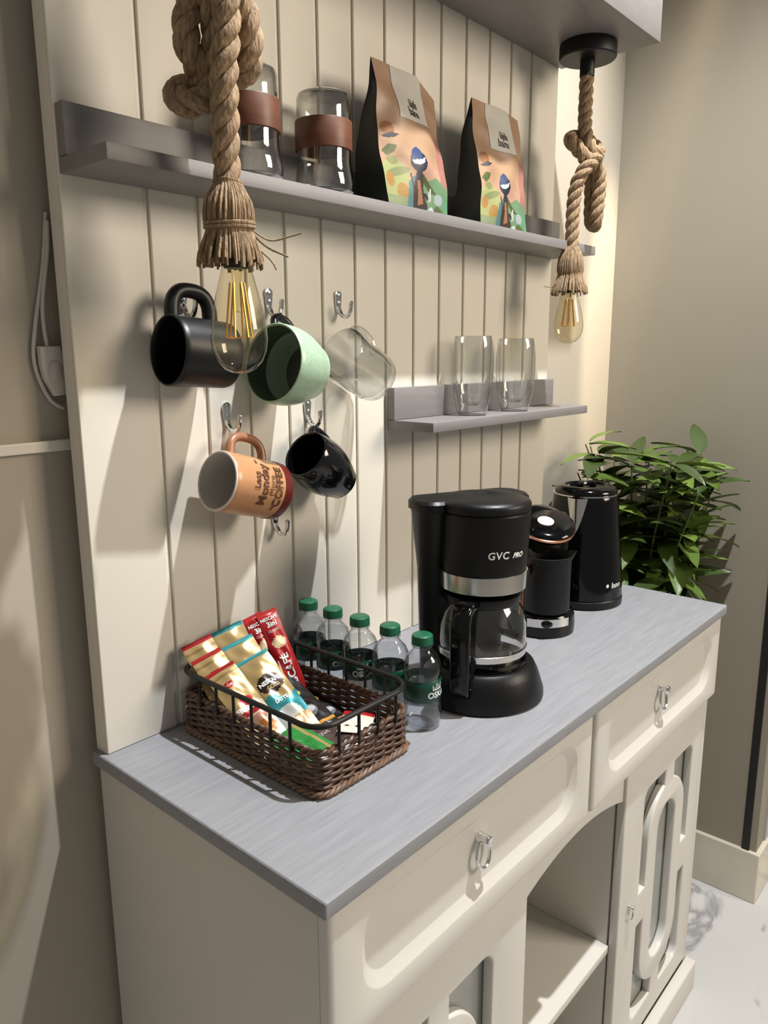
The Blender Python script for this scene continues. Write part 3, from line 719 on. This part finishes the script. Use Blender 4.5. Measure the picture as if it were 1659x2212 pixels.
# ------------------------------------------------------------------ wicker basket with wire rail
BX0, BX1, BY0, BY1 = 0.108, 0.284, -0.299, -0.013
BO = (0.196, -0.156, H)
def perim(off, r=0.022, n=240):
    pts = rrect(BX0-off, BX1+off, BY0-off, BY1+off, r+off, 10)
    P = [Vector((a, b, 0)) for a, b in pts]; Ls = [0]
    for i in range(len(P)): Ls.append(Ls[-1]+(P[(i+1) % len(P)]-P[i]).length)
    out = []; T = Ls[-1]; k = 0
    for i in range(n):
        s = T*i/n
        while Ls[k+1] < s: k += 1
        a, b = P[k], P[(k+1) % len(P)]; t = (s-Ls[k])/max(1e-9, Ls[k+1]-Ls[k]); d = (b-a).normalized()
        out.append((a+(b-a)*t, Vector((d.y, -d.x, 0))))
    return out
bk = thing('basket', 'dark wicker basket with a black wire rail holding sachets', 'basket', BO)
NST = 44
pr = perim(-0.004, n=NST*6)
mb = MB()
for row in range(11):
    z = 0.009+row*0.0046
    pts = [p+nrm*(0.0026*math.cos(PI*(i/6.0)+PI*row))+Vector((0, 0, z+H)) for i, (p, nrm) in enumerate(pr)]
    mb.tube(pts, 0.0027, 6, closed=True)
tag(finish('weave', mb, M_wick, bk, BO), kind='stuff')
mb = MB()
for i in range(NST):
    p, nrm = pr[i*6+3]
    mb.tube([p+Vector((0, 0, H+0.004)), p+Vector((0, 0, H+0.059))], 0.0022, 6)
tag(finish('stakes', mb, M_wick, bk, BO), kind='stuff')
mb = MB(); pb = perim(0.0, n=300)
for k in range(3):
    mb.tube([p+nrm*0.0024*math.cos(2*PI*(i/10+k/3))+Vector((0, 0, H+0.0052+0.0024*math.sin(2*PI*(i/10+k/3)))) for i, (p, nrm) in enumerate(pb)], 0.0026, 6, closed=True)
finish('braided_foot', mb, M_wickl, bk, BO)
mb = MB(); pt = perim(-0.004, n=300)
for k in range(2):
    mb.tube([p+nrm*0.0020*math.cos(2*PI*(i/8+k/2))+Vector((0, 0, H+0.0595+0.0020*math.sin(2*PI*(i/8+k/2)))) for i, (p, nrm) in enumerate(pt)], 0.0028, 6, closed=True)
finish('braided_lip', mb, M_wick, bk, BO)
finish('basket_floor', MB().box(BX0+0.002, BX1-0.002, BY0+0.002, BY1-0.002, H+0.0045, H+0.008), M_wick, bk, BO, smooth=0)
rl = perim(0.0, r=0.03, n=160)
finish('top_rail', MB().tube([p+Vector((0, 0, H+0.0935)) for p, _ in rl], 0.0036, 10, closed=True), M_iron, bk, BO)
posts = [(BX0, BY0+0.05+0.037*i) for i in range(6)]+[(BX1, BY0+0.05+0.037*i) for i in range(6)]+[(BX0+0.035+0.0355*i, BY0) for i in range(4)]+[(BX0+0.035+0.0355*i, BY1) for i in range(4)]
for x, y in posts:
    finish('wire_post', MB().tube([(x, y, H+0.050), (x, y, H+0.0935)], 0.0022, 8), M_iron, bk, BO)

# ------------------------------------------------------------------ sachets
M_foil = print_mat('printed_foil', 0.28, 0.35, bump=(14, 0.5))
M_paper = print_mat('printed_sachet', 0.34, 0.0, bump=(16, 0.35))
GOLD = rgb(164, 140, 94); GOLD2 = rgb(138, 113, 70); RED = rgb(150, 24, 28); TEAL = rgb(46, 128, 132); CREAM = rgb(190, 178, 156)
def sachet(name, label, top, bot, width, art, face, group, thick=0.007, metal=True, bend=0.0, texts=(), nu=20, nv=72, roll=0.0):
    """stick sachet between two points; art(s,t): s 0 at the top, t -1..1 across; face = rough facing direction"""
    A, B = Vector(Y(*top)), Vector(Y(*bot)); ax = (B-A); Lh = ax.length; ax.normalize()
    n = Vector(face); n = (n-ax*n.dot(ax)).normalized(); sd = n.cross(ax).normalized()   # sd points to the reader's left/right
    if roll: q = Quaternion(ax, roll); n = q @ n; sd = q @ sd
    O = (A+B)/2
    def surf(s, t, side, e=0.0):
        pil = (max(0, math.sin(PI*min(1, max(0, (s-0.035)/0.93))))**0.35)*(1-abs(t)**2.4)
        wr = 0.0012*math.sin(9*s+4*t)+0.0008*math.sin(23*s-5*t)
        d = side*(thick*0.5*pil+0.0004)+wr*pil*side + bend*math.sin(PI*s) + side*e
        w2 = width*0.5*(1-0.10*pil)
        return A+ax*(s*Lh)+sd*(t*w2)+n*d-O
    mb = MB()
    for side in (1, -1):
        vs = [surf(j/nv, -1+2*i/nu, side) for j in range(nv+1) for i in range(nu+1)]
        fs = []; cs = []
        for j in range(nv):
            for i in range(nu):
                a = j*(nu+1)+i; f = (a, a+1, a+nu+2, a+nu+1); fs.append(f if side > 0 else tuple(reversed(f)))
                cs.append(art((j+.5)/nv, -1+2*(i+.5)/nu) if side > 0 else art(0.5, -0.9))
        mb.add(vs, fs, cs)
    # close the rim between the two foils
    ob = finish(name, mb, M_foil if metal else M_paper, None, None, smooth=60, prints=True)
    ob.location = O; tag(ob, label, 'sachet', group)
    for (txt, size, s0, t0, along, bold, m) in texts:
        def fm(x, y, s0=s0, t0=t0, along=along):
            if along: s, t = s0-x/Lh, t0-y/(width*0.5)      # reads up the stick
            else: s, t = s0-y/Lh, t0+x/(width*0.5)
            return surf(s, max(-1, min(1, t)), 1, 0.0006)
        lettering(txt, size, fm, m, ob, bold=bold)
    return ob
def art_gold_red(s, t):
    c = GOLD
    if s < 0.045: c = RED
    elif abs(s-0.10) < 0.012: c = GOLD2
    if abs(s-0.22) < 0.035 and abs(t+0.1) < 0.34: c = RED
    if abs(s-0.22) < 0.022 and abs(t+0.1) < 0.22 and (int(s*220)+int(t*9)) % 2: c = CREAM
    if inell(t, s, 0.15, 0.44, 0.48, 0.045): c = rgb(176, 30, 34)
    if 0.50 < s: c = rgb(190, 176, 150) if t > -0.55+0.9*(0.6-s) else rgb(206, 176, 128)
    if abs(s-0.575) < 0.028 and abs(t) < 0.8: c = rgb(150, 26, 30)
    if inell(t, s, 0.1, 0.655, 0.7, 0.05): c = rgb(170, 120, 100)
    if inell(t, s, 0.25, 0.78, 0.62, 0.085): c = rgb(150, 92, 44)
    if s > 0.88: c = CREAM
    return c
def art_gold_teal(s, t):
    c = GOLD
    if s < 0.04: c = TEAL
    if inell(t, s, 0.0, 0.36, 0.86, 0.115): c = rgb(176, 150, 96)
    if inell(t, s, 0.0, 0.36, 0.82, 0.108): c = rgb(44, 26, 18)
    if s > 0.52+0.05*math.sin(3*t): c = TEAL
    if inell(t, s, -0.1, 0.76, 0.85, 0.12): c = rgb(190, 192, 188)
    if s > 0.78 and t > -0.1+0.9*(0.9-s): c = rgb(160, 120, 80)
    if s > 0.86: c = rgb(150, 118, 76)
    if abs(t-0.5-(s-0.8)) < 0.07 and s > 0.7: c = rgb(226, 200, 160)
    return c
def art_red(s, t):
    c = RED
    if s < 0.05: c = rgb(168, 34, 36)
    if inell(t, s, 0.05, 0.365, 0.72, 0.068): c = rgb(206, 178, 140)
    if inell(t, s, 0.05, 0.36, 0.5, 0.042): c = rgb(226, 206, 172)
    if abs(t+0.78) < 0.05 and s > 0.55: c = rgb(226, 210, 210)
    return c
def art_black(s, t):
    c = rgb(28, 24, 24)
    if inell(t, s, 0.0, 0.62, 0.5, 0.12): c = rgb(120, 122, 124)
    if inell(t, s, 0.1, 0.60, 0.3, 0.07): c = rgb(190, 192, 194)
    if abs(s-0.9) < 0.03: c = rgb(196, 140, 54)
    if s < 0.04: c = rgb(60, 50, 40)
    return c
def art_green(s, t):
    c = rgb(34, 122, 48)
    if s > 0.86: c = rgb(86, 60, 44)
    if abs(t-0.7) < 0.1: c = rgb(150, 130, 80)
    return c
def art_brown(s, t):
    c = rgb(74, 58, 54)
    if inell(t, s, 0.1, 0.9, 0.5, 0.1): c = rgb(206, 204, 200)
    return c
def art_white(s, t):
    c = rgb(226, 214, 196)
    if s < 0.22: c = rgb(166, 30, 38)
    if abs(s-0.24) < 0.015: c = rgb(196, 170, 120)
    if inell(t, s, 0.2, 0.8, 0.18, 0.05) or inell(t, s, -0.5, 0.75, 0.16, 0.05): c = rgb(36, 30, 30)
    return c
FACE = (-0.35, -0.75, 0.55)
M_wt = M_white; M_yel = mat('yellow_print', rgb(232, 206, 48), 0.4)
g1 = 'coffee sachets in the wire basket'
sachet('coffee_sachet', 'gold sachet with red top tip leaning at the back corner of the basket', (0.133, -0.023, 0.130), (0.137, -0.135, 0.014), 0.046, art_gold_red, FACE, g1)
sachet('coffee_sachet', 'gold sachet with red tip tucked between two similar gold sachets', (0.133, -0.045, 0.115), (0.137, -0.160, 0.013), 0.046, art_gold_red, FACE, g1)
sachet('coffee_sachet', 'frontmost gold sachet with red logo and coffee cup print', (0.135, -0.071, 0.1000), (0.137, -0.192, 0.022), 0.046, art_gold_red, FACE, g1, thick=0.009,
       texts=[('FRANCE', 0.010, 0.515, 0.0, False, 0.0004, M_wt)])
sachet('coffee_sachet', 'gold sachet with teal tip standing at the back of the basket', (0.182, -0.028, 0.138), (0.187, -0.128, 0.014), 0.050, art_gold_teal, FACE, g1)
sachet('coffee_sachet', 'gold sachet with teal tip between two other teal-tipped sachets', (0.183, -0.051, 0.122), (0.186, -0.158, 0.014), 0.050, art_gold_teal, FACE, g1)
sachet('coffee_sachet', 'gold and teal latte sachet with a dark oval logo', (0.187, -0.078, 0.1040), (0.184, -0.196, 0.022), 0.050, art_gold_teal, FACE, g1, thick=0.010,
       texts=[('NESCAFÉ', 0.0085, 0.345, 0.0, False, 0.0003, M_wt), ('GOLD', 0.0075, 0.405, 0.05, False, 0.0001, mat('gold_print', rgb(206, 176, 110), 0.4)), ('LATTE', 0.0075, 0.565, 0.0, False, 0.0003, M_wt)])
sachet('coffee_sachet', 'red instant coffee stick partly covered by another red stick', (0.222, -0.040, 0.148), (0.244, -0.092, 0.030), 0.033, art_red, FACE, g1, metal=False,
       texts=[('NESCAFÉ', 0.0068, 0.115, 0.0, False, 0.0002, M_wt), ('3in1', 0.0105, 0.185, 0.1, False, 0.0004, M_wt), ('CLASSIC', 0.0052, 0.255, 0.0, False, 0.0, M_wt)])
sachet('coffee_sachet', 'front red instant coffee stick with a white name along it', (0.240, -0.050, 0.152), (0.257, -0.102, 0.028), 0.033, art_red, FACE, g1, metal=False, thick=0.009,
       texts=[('NESCAFÉ', 0.0070, 0.085, 0.0, False, 0.0002, M_wt), ('3in1', 0.0110, 0.150, 0.1, False, 0.0004, M_wt), ('CLASSIC', 0.0052, 0.225, 0.0, False, 0.0, M_wt), ('NESCAFÉ', 0.0165, 0.755, 0.05, True, 0.0005, M_wt)])
UPF = (-0.2, -0.2, 1.0)
kt = lambda: [('3b', 0.016, 0.22, 0.0, False, 0.0004, M_yel)]
sachet('coffee_sachet', 'black sachet with yellow lettering standing behind the latte sachet', (0.243, -0.040, 0.070), (0.226, -0.138, 0.030), 0.040, art_black, FACE, g1, metal=False, texts=kt())
sachet('coffee_sachet', 'black sachet with yellow lettering lying under the latte sachet', (0.238, -0.096, 0.044), (0.220, -0.198, 0.022), 0.040, art_black, FACE, g1, metal=False, texts=kt())
sachet('coffee_sachet', 'black sachet with yellow lettering lying below the red sticks', (0.264, -0.108, 0.026), (0.253, -0.200, 0.016), 0.038, art_black, UPF, g1, metal=False, texts=kt())
sachet('tea_sachet', 'green sachet lying at the near corner of the basket', (0.143, -0.193, 0.042), (0.143, -0.278, 0.036), 0.052, art_green, UPF, g1, metal=False)
sachet('tea_sachet', 'dark brown sachet beside the green one in the basket', (0.187, -0.205, 0.032), (0.188, -0.284, 0.034), 0.048, art_brown, UPF, g1, metal=False, texts=[('KH', 0.012, 0.3, 0.0, False, 0.0003, mat('pale_print', rgb(170, 156, 150), 0.5))])
sachet('sugar_sachet', 'white sachet with a red end by the basket rail', (0.262, -0.222, 0.036), (0.204, -0.264, 0.042), 0.044, art_white, UPF, g1, metal=False)

# ------------------------------------------------------------------ drip coffee maker
CMX, CMY = 0.4992, -0.2647
cm = thing('coffee_maker', 'black drip coffee maker with glass carafe and steel band', 'coffee maker', (CMX, CMY, H), rotz=-math.radians(24.5))
finish('base', MB().lathe([(0.0001, 0.0005), (0.096, 0.0005), (0.0995, 0.003), (0.0990, 0.012), (0.0900, 0.040), (0.0840, 0.052), (0.0790, 0.056), (0.0001, 0.056)], 64), M_blackp, cm)
finish('hot_plate', MB().lathe([(0.0001, 0.0562), (0.070, 0.0562), (0.072, 0.0575), (0.068, 0.059), (0.0001, 0.059)], 48), M_blackg, cm)
def tank_loop(hw, y0, y1, z, rc=0.025): return [(a, b, z) for a, b in rrect(-hw, hw-0.012, y0, y1, rc, 6)]
finish('water_tank', MB().loops([tank_loop(0.076, 0.030, 0.082, 0.0005), tank_loop(0.080, 0.030, 0.078, 0.06), tank_loop(0.088, 0.020, 0.072, 0.20), tank_loop(0.100, 0.000, 0.071, 0.297)]), M_blackp, cm)
finish('tank_lid', MB().loops([tank_loop(0.103, -0.004, 0.074, 0.2975), tank_loop(0.103, -0.004, 0.074, 0.309), tank_loop(0.100, 0.0, 0.070, 0.3135), tank_loop(0.080, 0.01, 0.055, 0.3155, 0.02)]), M_blackp, cm)
finish('filter_housing', MB().lathe([(0.0001, 0.176), (0.062, 0.176), (0.064, 0.180), (0.0665, 0.206), (0.0690, 0.25), (0.0708, 0.2955), (0.0695, 0.2975)], 64), M_blackp, cm)
lid = MB().lathe([(0.0690, 0.2978), (0.0712, 0.2995), (0.0712, 0.3085), (0.0695, 0.3125), (0.0600, 0.3165), (0.0380, 0.3195), (0.0230, 0.3200), (0.0215, 0.3185), (0.0150, 0.3175), (0.0001, 0.3175)], 64)
finish('filter_lid', lid, M_blackp, cm, smooth=50)
finish('steel_band', MB().lathe([(0.0650, 0.1775), (0.0672, 0.178), (0.0684, 0.205), (0.0668, 0.2055)], 64), M_steel, cm, smooth=40)
lettering('GVC', 0.0155, lambda x, y: (0.0699*math.sin((x+0.002)/0.0699-0.255), -0.0699*math.cos((x+0.002)/0.0699-0.255), 0.2395+y), M_white, cm, bold=0.0003, shear=0.1, spacing=1.1)
lettering('PRO', 0.0105, lambda x, y: (0.0699*math.sin((x+0.0355)/0.0699-0.255), -0.0699*math.cos((x+0.0355)/0.0699-0.255), 0.2382+y), M_white, cm, bold=0.0004, shear=0.4)
# carafe: its own thing on the hot plate
ca = thing('carafe', 'empty glass coffee carafe with black handle on the hot plate', 'carafe', (CMX, CMY, H+0.0593))
finish('glass_body', MB().lathe([(0.0001, 0.0), (0.058, 0.0), (0.0645, 0.004), (0.0685, 0.014), (0.0705, 0.035), (0.0690, 0.060), (0.0640, 0.080), (0.0560, 0.094), (0.0520, 0.101)], 56), M_glass, ca, smooth=80)
finish('steel_ring', MB().lathe([(0.0692, 0.0125), (0.0702, 0.013), (0.0712, 0.023), (0.0704, 0.0235)], 56), M_steel, ca)
finish('collar', MB().lathe([(0.0520, 0.096), (0.0580, 0.094), (0.0600, 0.097), (0.0600, 0.108), (0.0520, 0.110), (0.0440, 0.112), (0.0001, 0.113)], 48), M_blackp, ca)
hd = Vector((-0.96, -0.28, 0)).normalized(); hs = Vector((-hd.y, hd.x, 0))
def hpt(r, z, s=0): v = hd*r+hs*s; return (v.x, v.y, z)
def slab_tube(pts, wv, tk): # pts: (r,z) path in the handle plane, rounded rectangular section
    mb = MB(); loops = []
    m_ = len(pts)
    for i, (r, z) in enumerate(pts):
        a = pts[max(0, i-1)]; b = pts[min(m_-1, i+1)]; t = Vector((b[0]-a[0], b[1]-a[1])).normalized(); nn = Vector((-t.y, t.x))
        lp = []
        for u, v in rrect(-wv, wv, -tk, tk, tk*0.7, 3): lp.append(hpt(r+nn.x*v, z+nn.y*v, u))
        loops.append(lp)
    return mb.loops(loops)
finish('handle', slab_tube([(0.054, 0.103), (0.066, 0.105), (0.084, 0.104), (0.0965, 0.099), (0.1015, 0.088), (0.1015, 0.05), (0.100, 0.006), (0.099, -0.018), (0.093, -0.026), (0.084, -0.022), (0.078, -0.002), (0.0740, 0.012)], 0.0150, 0.0075), M_blackg, ca, smooth=50)

# ------------------------------------------------------------------ Turkish coffee machine
TKX, TKY = 0.8131, -0.193
tk = thing('turkish_coffee_machine', 'compact black coffee machine with copper trim and a small pot', 'coffee machine', (TKX, TKY, H), rotz=-math.radians(40))
# local -y looks towards the reader
finish('base', MB().lathe([(0.0001, 0.0005), (0.062, 0.0005), (0.0648, 0.003), (0.0655, 0.015), (0.0640, 0.034), (0.0600, 0.042), (0.0540, 0.046), (0.0001, 0.046)], 56), M_blackg, tk)
finish('front_plate', MB().add([(0.0660*math.sin(a), -0.0660*math.cos(a), z) for a in [-0.75+1.3*i/16 for i in range(17)] for z in (0.0225, 0.0385)], [(2*i, 2*i+2, 2*i+3, 2*i+1) for i in range(16)]), M_steel, tk)
finish('switch_button', MB().lathe([(0.0001, 0), (0.0085, 0), (0.0085, 0.003), (0.006, 0.0045), (0.0001, 0.005)], 24).xform(lambda x, y, z: (x*1.3-0.012, -0.0645-z, 0.030+y*0.8)), M_blackg, tk)
finish('column', MB().loops([[(a, b, z) for a, b in rrect(-w_, w_, y0, 0.064, 0.02, 5)] for z, w_, y0 in ((0.040, 0.046, 0.020), (0.12, 0.046, 0.024), (0.19, 0.048, 0.018), (0.212, 0.046, 0.014))]), M_blackp, tk)
# head: tilted rounded cap with a copper lip
def head(mb):
    def f(x, y, z):
        t = 0.36; yy = y-0.005; return (x, yy*math.cos(t)-z*math.sin(t), 0.213+z*math.cos(t)+yy*math.sin(t))
    return mb.xform(f)
finish('head', head(MB().lathe([(0.0001, -0.026), (0.034, -0.024), (0.048, -0.014), (0.0550, -0.004), (0.0560, 0.001), (0.0540, 0.0050), (0.0440, 0.0095), (0.0250, 0.0120), (0.0001, 0.0130)], 48, sy=1.12)), M_blackg, tk, smooth=60)
finish('copper_trim', head(MB().lathe([(0.0555, -0.0035), (0.0572, -0.003), (0.0574, 0.001), (0.0560, 0.0018)], 56, sy=1.12)), M_copper, tk)
finish('touch_button', head(MB().lathe([(0.0155, 0.0115), (0.0155, 0.0138), (0.0001, 0.0142)], 28, cx=-0.005, cy=-0.012)), mat('white_button', rgb(236, 240, 238), 0.3), tk)
finish('spout', MB().lathe([(0.0001, 0.176), (0.010, 0.176), (0.016, 0.190), (0.016, 0.2), (0.0001, 0.2)], 20, 0, -0.018), M_blackp, tk)
pot = thing('coffee_pot', 'small matte black coffee pot with a copper handle on the machine', 'coffee pot', (TKX, TKY, H+0.0465), rotz=-math.radians(40))
pm = MB().lathe([(0.0001, 0.0), (0.043, 0.0), (0.0455, 0.003), (0.0455, 0.060), (0.0450, 0.095), (0.0480, 0.109), (0.0470, 0.1095), (0.0435, 0.096), (0.0435, 0.006), (0.0001, 0.005)], 56, cy=-0.022)
def lipf(x, y, z):
    if z > 0.088:
        a = math.atan2(y+0.022, x); d = abs((a-0.0+PI) % (2*PI)-PI)
        if d < 0.45: k = 1+0.22*(1-d/0.45)*(z-0.088)/0.02; return (x*k, -0.022+(y+0.022)*k, z+0.003*(1-d/0.45))
    return (x, y, z)
finish('pot_body', pm.xform(lipf), M_blackm, pot)
finish('pot_handle', MB().tube(spline([(-0.041, -0.040, 0.088), (-0.052, -0.048, 0.094), (-0.0585, -0.054, 0.086), (-0.0590, -0.056, 0.06), (-0.061, -0.058, 0.02), (-0.062, -0.059, 0.005)], 0.006), 0.0036, 10), M_copper, pot)
finish('handle_mount', MB().lathe([(0.0001, 0), (0.010, 0), (0.009, 0.006), (0.0001, 0.007)], 16).xform(lambda x, y, z: (-0.0385-z*0.8, -0.040-z*0.6+x*0.5, 0.086+y)), M_blackm, pot)

# ------------------------------------------------------------------ kettle
KX, KY = 1.0305, -0.1679
kt_ = thing('kettle', 'tall glossy black electric kettle with a chrome collar', 'kettle', (KX, KY, H))
def kr(z): return 0.0865-(0.0865-0.0672)*((z-0.02)/0.215)**1.15 if z > 0.02 else 0.0865
finish('kettle_base', MB().lathe([(0.0001, 0.0005), (0.083, 0.0005), (0.0870, 0.003), (0.0872, 0.016), (0.0855, 0.0185), (0.0001, 0.0185)], 56), M_blackp, kt_)
finish('body', MB().lathe([(0.0850, 0.0190)]+[(kr(0.02+0.215*i/16), 0.02+0.215*i/16) for i in range(17)]+[(0.066, 0.2365), (0.0001, 0.2365)], 64), M_blackg, kt_, smooth=50)
finish('collar', MB().lathe([(0.0655, 0.2368), (0.0680, 0.2368), (0.0680, 0.2392), (0.0655, 0.2395)], 56, close=True), M_chrome, kt_)
finish('lid', MB().lathe([(0.0655, 0.2396), (0.0655, 0.243), (0.0610, 0.2500), (0.0500, 0.2545), (0.0440, 0.2550), (0.0420, 0.2520), (0.0001, 0.2515)], 56), M_blackg, kt_, smooth=50)
finish('lid_grip', MB().tube(spline([(-0.036, 0.018, 0.252), (-0.020, 0.0, 0.2575), (0.012, -0.008, 0.2575), (0.036, 0.0, 0.252)], 0.006), 0.006, 8), M_blackg, kt_)
ca_, sa_ = Vector((-0.75, -0.66)), Vector((-0.66, 0.75))
spd = math.atan2(*(lambda v: (v.y, v.x))(ca_*math.cos(0.50)+sa_*math.sin(0.50)))
mb = MB(); n = 12; vs = []
for j in range(n+1):
    z = 0.2355-0.072*j/n; hw = 0.30*(1-j/n)**0.75+0.012
    for i in range(9):
        a = spd-hw+2*hw*i/8; bul = 0.010*(1-j/n)*max(0, 1-abs(i-4)/4)**1.0
        r = kr(z)+0.0012+bul; vs.append((r*math.cos(a), r*math.sin(a), z))
mb.add(vs, [(j*9+i, j*9+i+1, (j+1)*9+i+1, (j+1)*9+i) for j in range(n) for i in range(8)])
finish('spout', mb, M_steel, kt_, smooth=60)
hx, hy = -math.cos(spd), -math.sin(spd)
finish('handle', MB().tube(spline([(hx*0.064, hy*0.064, 0.226), (hx*0.095, hy*0.095, 0.222), (hx*0.112, hy*0.112, 0.19), (hx*0.112, hy*0.112, 0.10), (hx*0.100, hy*0.100, 0.06), (hx*0.082, hy*0.082, 0.052)], 0.01), 0.010, 10), M_blackg, kt_)
rd_ = math.atan2(*(lambda v: (v.y, v.x))(ca_*math.cos(0.74)-sa_*math.sin(0.74)))
lettering('Jano', 0.0185, lambda x, y: (0.0848*math.cos(rd_+x/0.0848), 0.0848*math.sin(rd_+x/0.0848), 0.050+y), M_white, kt_, bold=0.0003)
finish('logo_mark', MB().add([(0.0852*math.cos(rd_-0.32+0.045*math.cos(t)), 0.0852*math.sin(rd_-0.32+0.045*math.cos(t)), 0.0515+0.0042*math.sin(t)) for t in [2*PI*i/6 for i in range(6)]], [tuple(range(6))]), M_white, kt_, smooth=0)

# ------------------------------------------------------------------ tall artificial plant beside the unit
def plant():
    rd = random.Random(21)
    px, py = 1.405, -0.135
    p = thing('potted_plant', 'tall leafy green bamboo-like plant beside the sideboard', 'plant', (px, py, 0))
    finish('pot', MB().lathe([(0.0001, 0.0005), (0.095, 0.0005), (0.105, 0.01), (0.125, 0.24), (0.128, 0.26), (0.120, 0.262), (0.112, 0.235), (0.0001, 0.235)], 40), mat('pot_grey', rgb(120, 116, 110), 0.6), p)
    M_stem = mat('stem_green', rgb(84, 100, 48), 0.6)
    greens = [mat('leaf_green_%s' % n, c, 0.42, noise=(40, 0.18)) for n, c in (('mid', rgb(76, 98, 36)), ('dark', rgb(52, 70, 26)), ('light', rgb(102, 124, 52)))]
    meshes = []
    for gi, g in enumerate(greens):
        for k in range(2):
            Lh = 1.0; wd = 0.20+0.03*k; mb = MB(); n = 7; vs = []
            for j in range(n+1):
                s = j/n; w2 = wd*(math.sin(PI*min(1, s*0.96+0.03))**0.75)*(1-0.35*s)
                dr = -0.20*s*s*(1+k)
                vs += [(s*Lh, -w2, dr+0.05*w2), (s*Lh, 0, dr-0.03), (s*Lh, w2, dr+0.05*w2)]
            mb.add(vs, [(3*j+i, 3*j+i+1, 3*j+i+4, 3*j+i+3) for j in range(n) for i in (0, 1)])
            o = finish('leaf', mb, g, p, smooth=60); meshes.append(o.data); bpy.data.objects.remove(o)
    stems = []
    nst = 17
    for i in range(nst):
        a = 2*PI*i/nst+rd.uniform(-.2, .2); rr = rd.uniform(0.02, 0.075)
        top = H+rd.uniform(0.10, 0.285); lean = rd.uniform(0.3, 1.0)
        dx, dy = math.cos(a), math.sin(a)
        ex = 0.13*lean*dx; ey = 0.17*lean*dy
        pts = spline([(dx*rr*.5, dy*rr*.5, 0.235), (dx*rr, dy*rr, 0.6), (dx*rr+ex*.4, dy*rr+ey*.4, 0.6+(top-0.6)*.6), (dx*rr+ex, dy*rr+ey, top)], 0.05)
        finish('stem', MB().tube(pts, [0.0045*(1-0.6*k/len(pts)) for k in range(len(pts))], 6), M_stem, p)
        stems.append(pts)
    for ex, ey, top in ((-0.125, 0.115, H+0.235), (-0.115, 0.120, H+0.135), (-0.06, 0.13, H+0.30), (0.02, -0.13, H+0.25)):
        pts = spline([(ex*.2, ey*.2, 0.235), (ex*.4, ey*.4, 0.7), (ex*.75, ey*.75, top-0.12), (ex, ey, top)], 0.05)
        finish('stem', MB().tube(pts, [0.004*(1-0.6*k/len(pts)) for k in range(len(pts))], 6), M_stem, p)
        stems.append(pts)
    cnt = 0
    def leaf(pos, d, up, ln):
        nonlocal cnt
        d = d.normalized(); s = up.cross(d); s = s.normalized() if s.length > 1e-4 else Vector((1, 0, 0)); u = d.cross(s)
        w_ = p.location+pos; tip = w_+d*ln
        mg = ln*0.26
        if max(w_.x, tip.x) > XR-0.012-mg*abs(s.x) or max(w_.y, tip.y) > WY-0.012-mg*abs(s.y) or min(w_.x, tip.x) < 1.20+mg*abs(s.x) or tip.y < -0.345: return
        if max(w_.y, tip.y)+0.05*ln > WY-0.015-mg: return
        if w_.z < H-0.12: return
        o = bpy.data.objects.new('leaf', rd.choice(meshes)); COL.objects.link(o); o.parent = p
        m = Matrix((d*ln, s*ln, u*ln)).transposed().to_4x4(); m.translation = pos; o.matrix_local = m; cnt += 1
    for pts in stems:
        top = pts[-1]
        # whorl at the tip and at nodes below it
        nodes = [(top, 7, 0.115)]
        for z in (0.08, 0.15, 0.22, 0.29):
            for q in pts:
                if abs(q.z-(top.z-z)) < 0.026: nodes.append((q, 6, 0.12)); break
        for q, k, ln in nodes:
            a0 = rd.uniform(0, 6)
            if q.z < H-0.08: continue
            for j in range(k):
                a = a0+2*PI*j/k+rd.uniform(-.25, .25); el = rd.uniform(-0.25, 0.75)
                d = Vector((math.cos(a)*math.cos(el), math.sin(a)*math.cos(el), math.sin(el)))
                off = d*rd.uniform(0.004, 0.02)
                leaf(q+off, d, Vector((rd.uniform(-.3, .3), rd.uniform(-.3, .3), 1)), ln*rd.uniform(0.7, 1.15))
    return cnt
plant()

# ------------------------------------------------------------------ inline cord switch behind the panel edge
sw = thing('cord_switch', 'white inline cord switch dangling at the panel edge', 'switch', (-0.009, 0.045, H+0.51))
SO = (-0.009, 0.045, H+0.51)
M_cord = mat('white_cord', rgb(206, 198, 188), 0.45)
body = [(-0.0225, 0.541), (0.0035, 0.5415), (0.008, 0.525), (0.0085, 0.482), (-0.008, 0.480), (-0.0195, 0.502), (-0.0225, 0.52)]
shape2d('switch_body', [[(a, H+b) for a, b in body]], [], 0.006, 0.002, M_cord, sw, lambda x, y, z: (x-SO[0], 0.0445-SO[1]+z, y-SO[2]))
finish('rocker', MB().lathe([(0.0001, 0.0), (0.0098, 0.0), (0.0095, 0.0014), (0.006, 0.0026), (0.0001, 0.003)], 28).xform(lambda x, y, z: (-0.0065+x*0.9-SO[0], 0.0383-z-SO[1], H+0.511+y*1.25-SO[2])), mat('switch_rocker', rgb(196, 186, 176), 0.4), sw)
finish('cord', MB().tube(spline([(0.004, 0.046, H+0.69), (0.001, 0.046, H+0.655), (-0.010, 0.046, H+0.60), (-0.0125, 0.0455, H+0.57), (-0.011, 0.045, H+0.541)], 0.01), 0.0025, 8), M_cord, sw, SO)
finish('cord', MB().tube(spline([(0.005, 0.050, H+0.70), (-0.004, 0.050, H+0.64), (-0.020, 0.050, H+0.57), (-0.0265, 0.050, H+0.53), (-0.022, 0.050, H+0.50), (-0.010, 0.050, H+0.474), (0.006, 0.050, H+0.464)], 0.01), 0.0025, 8), M_cord, sw, SO)
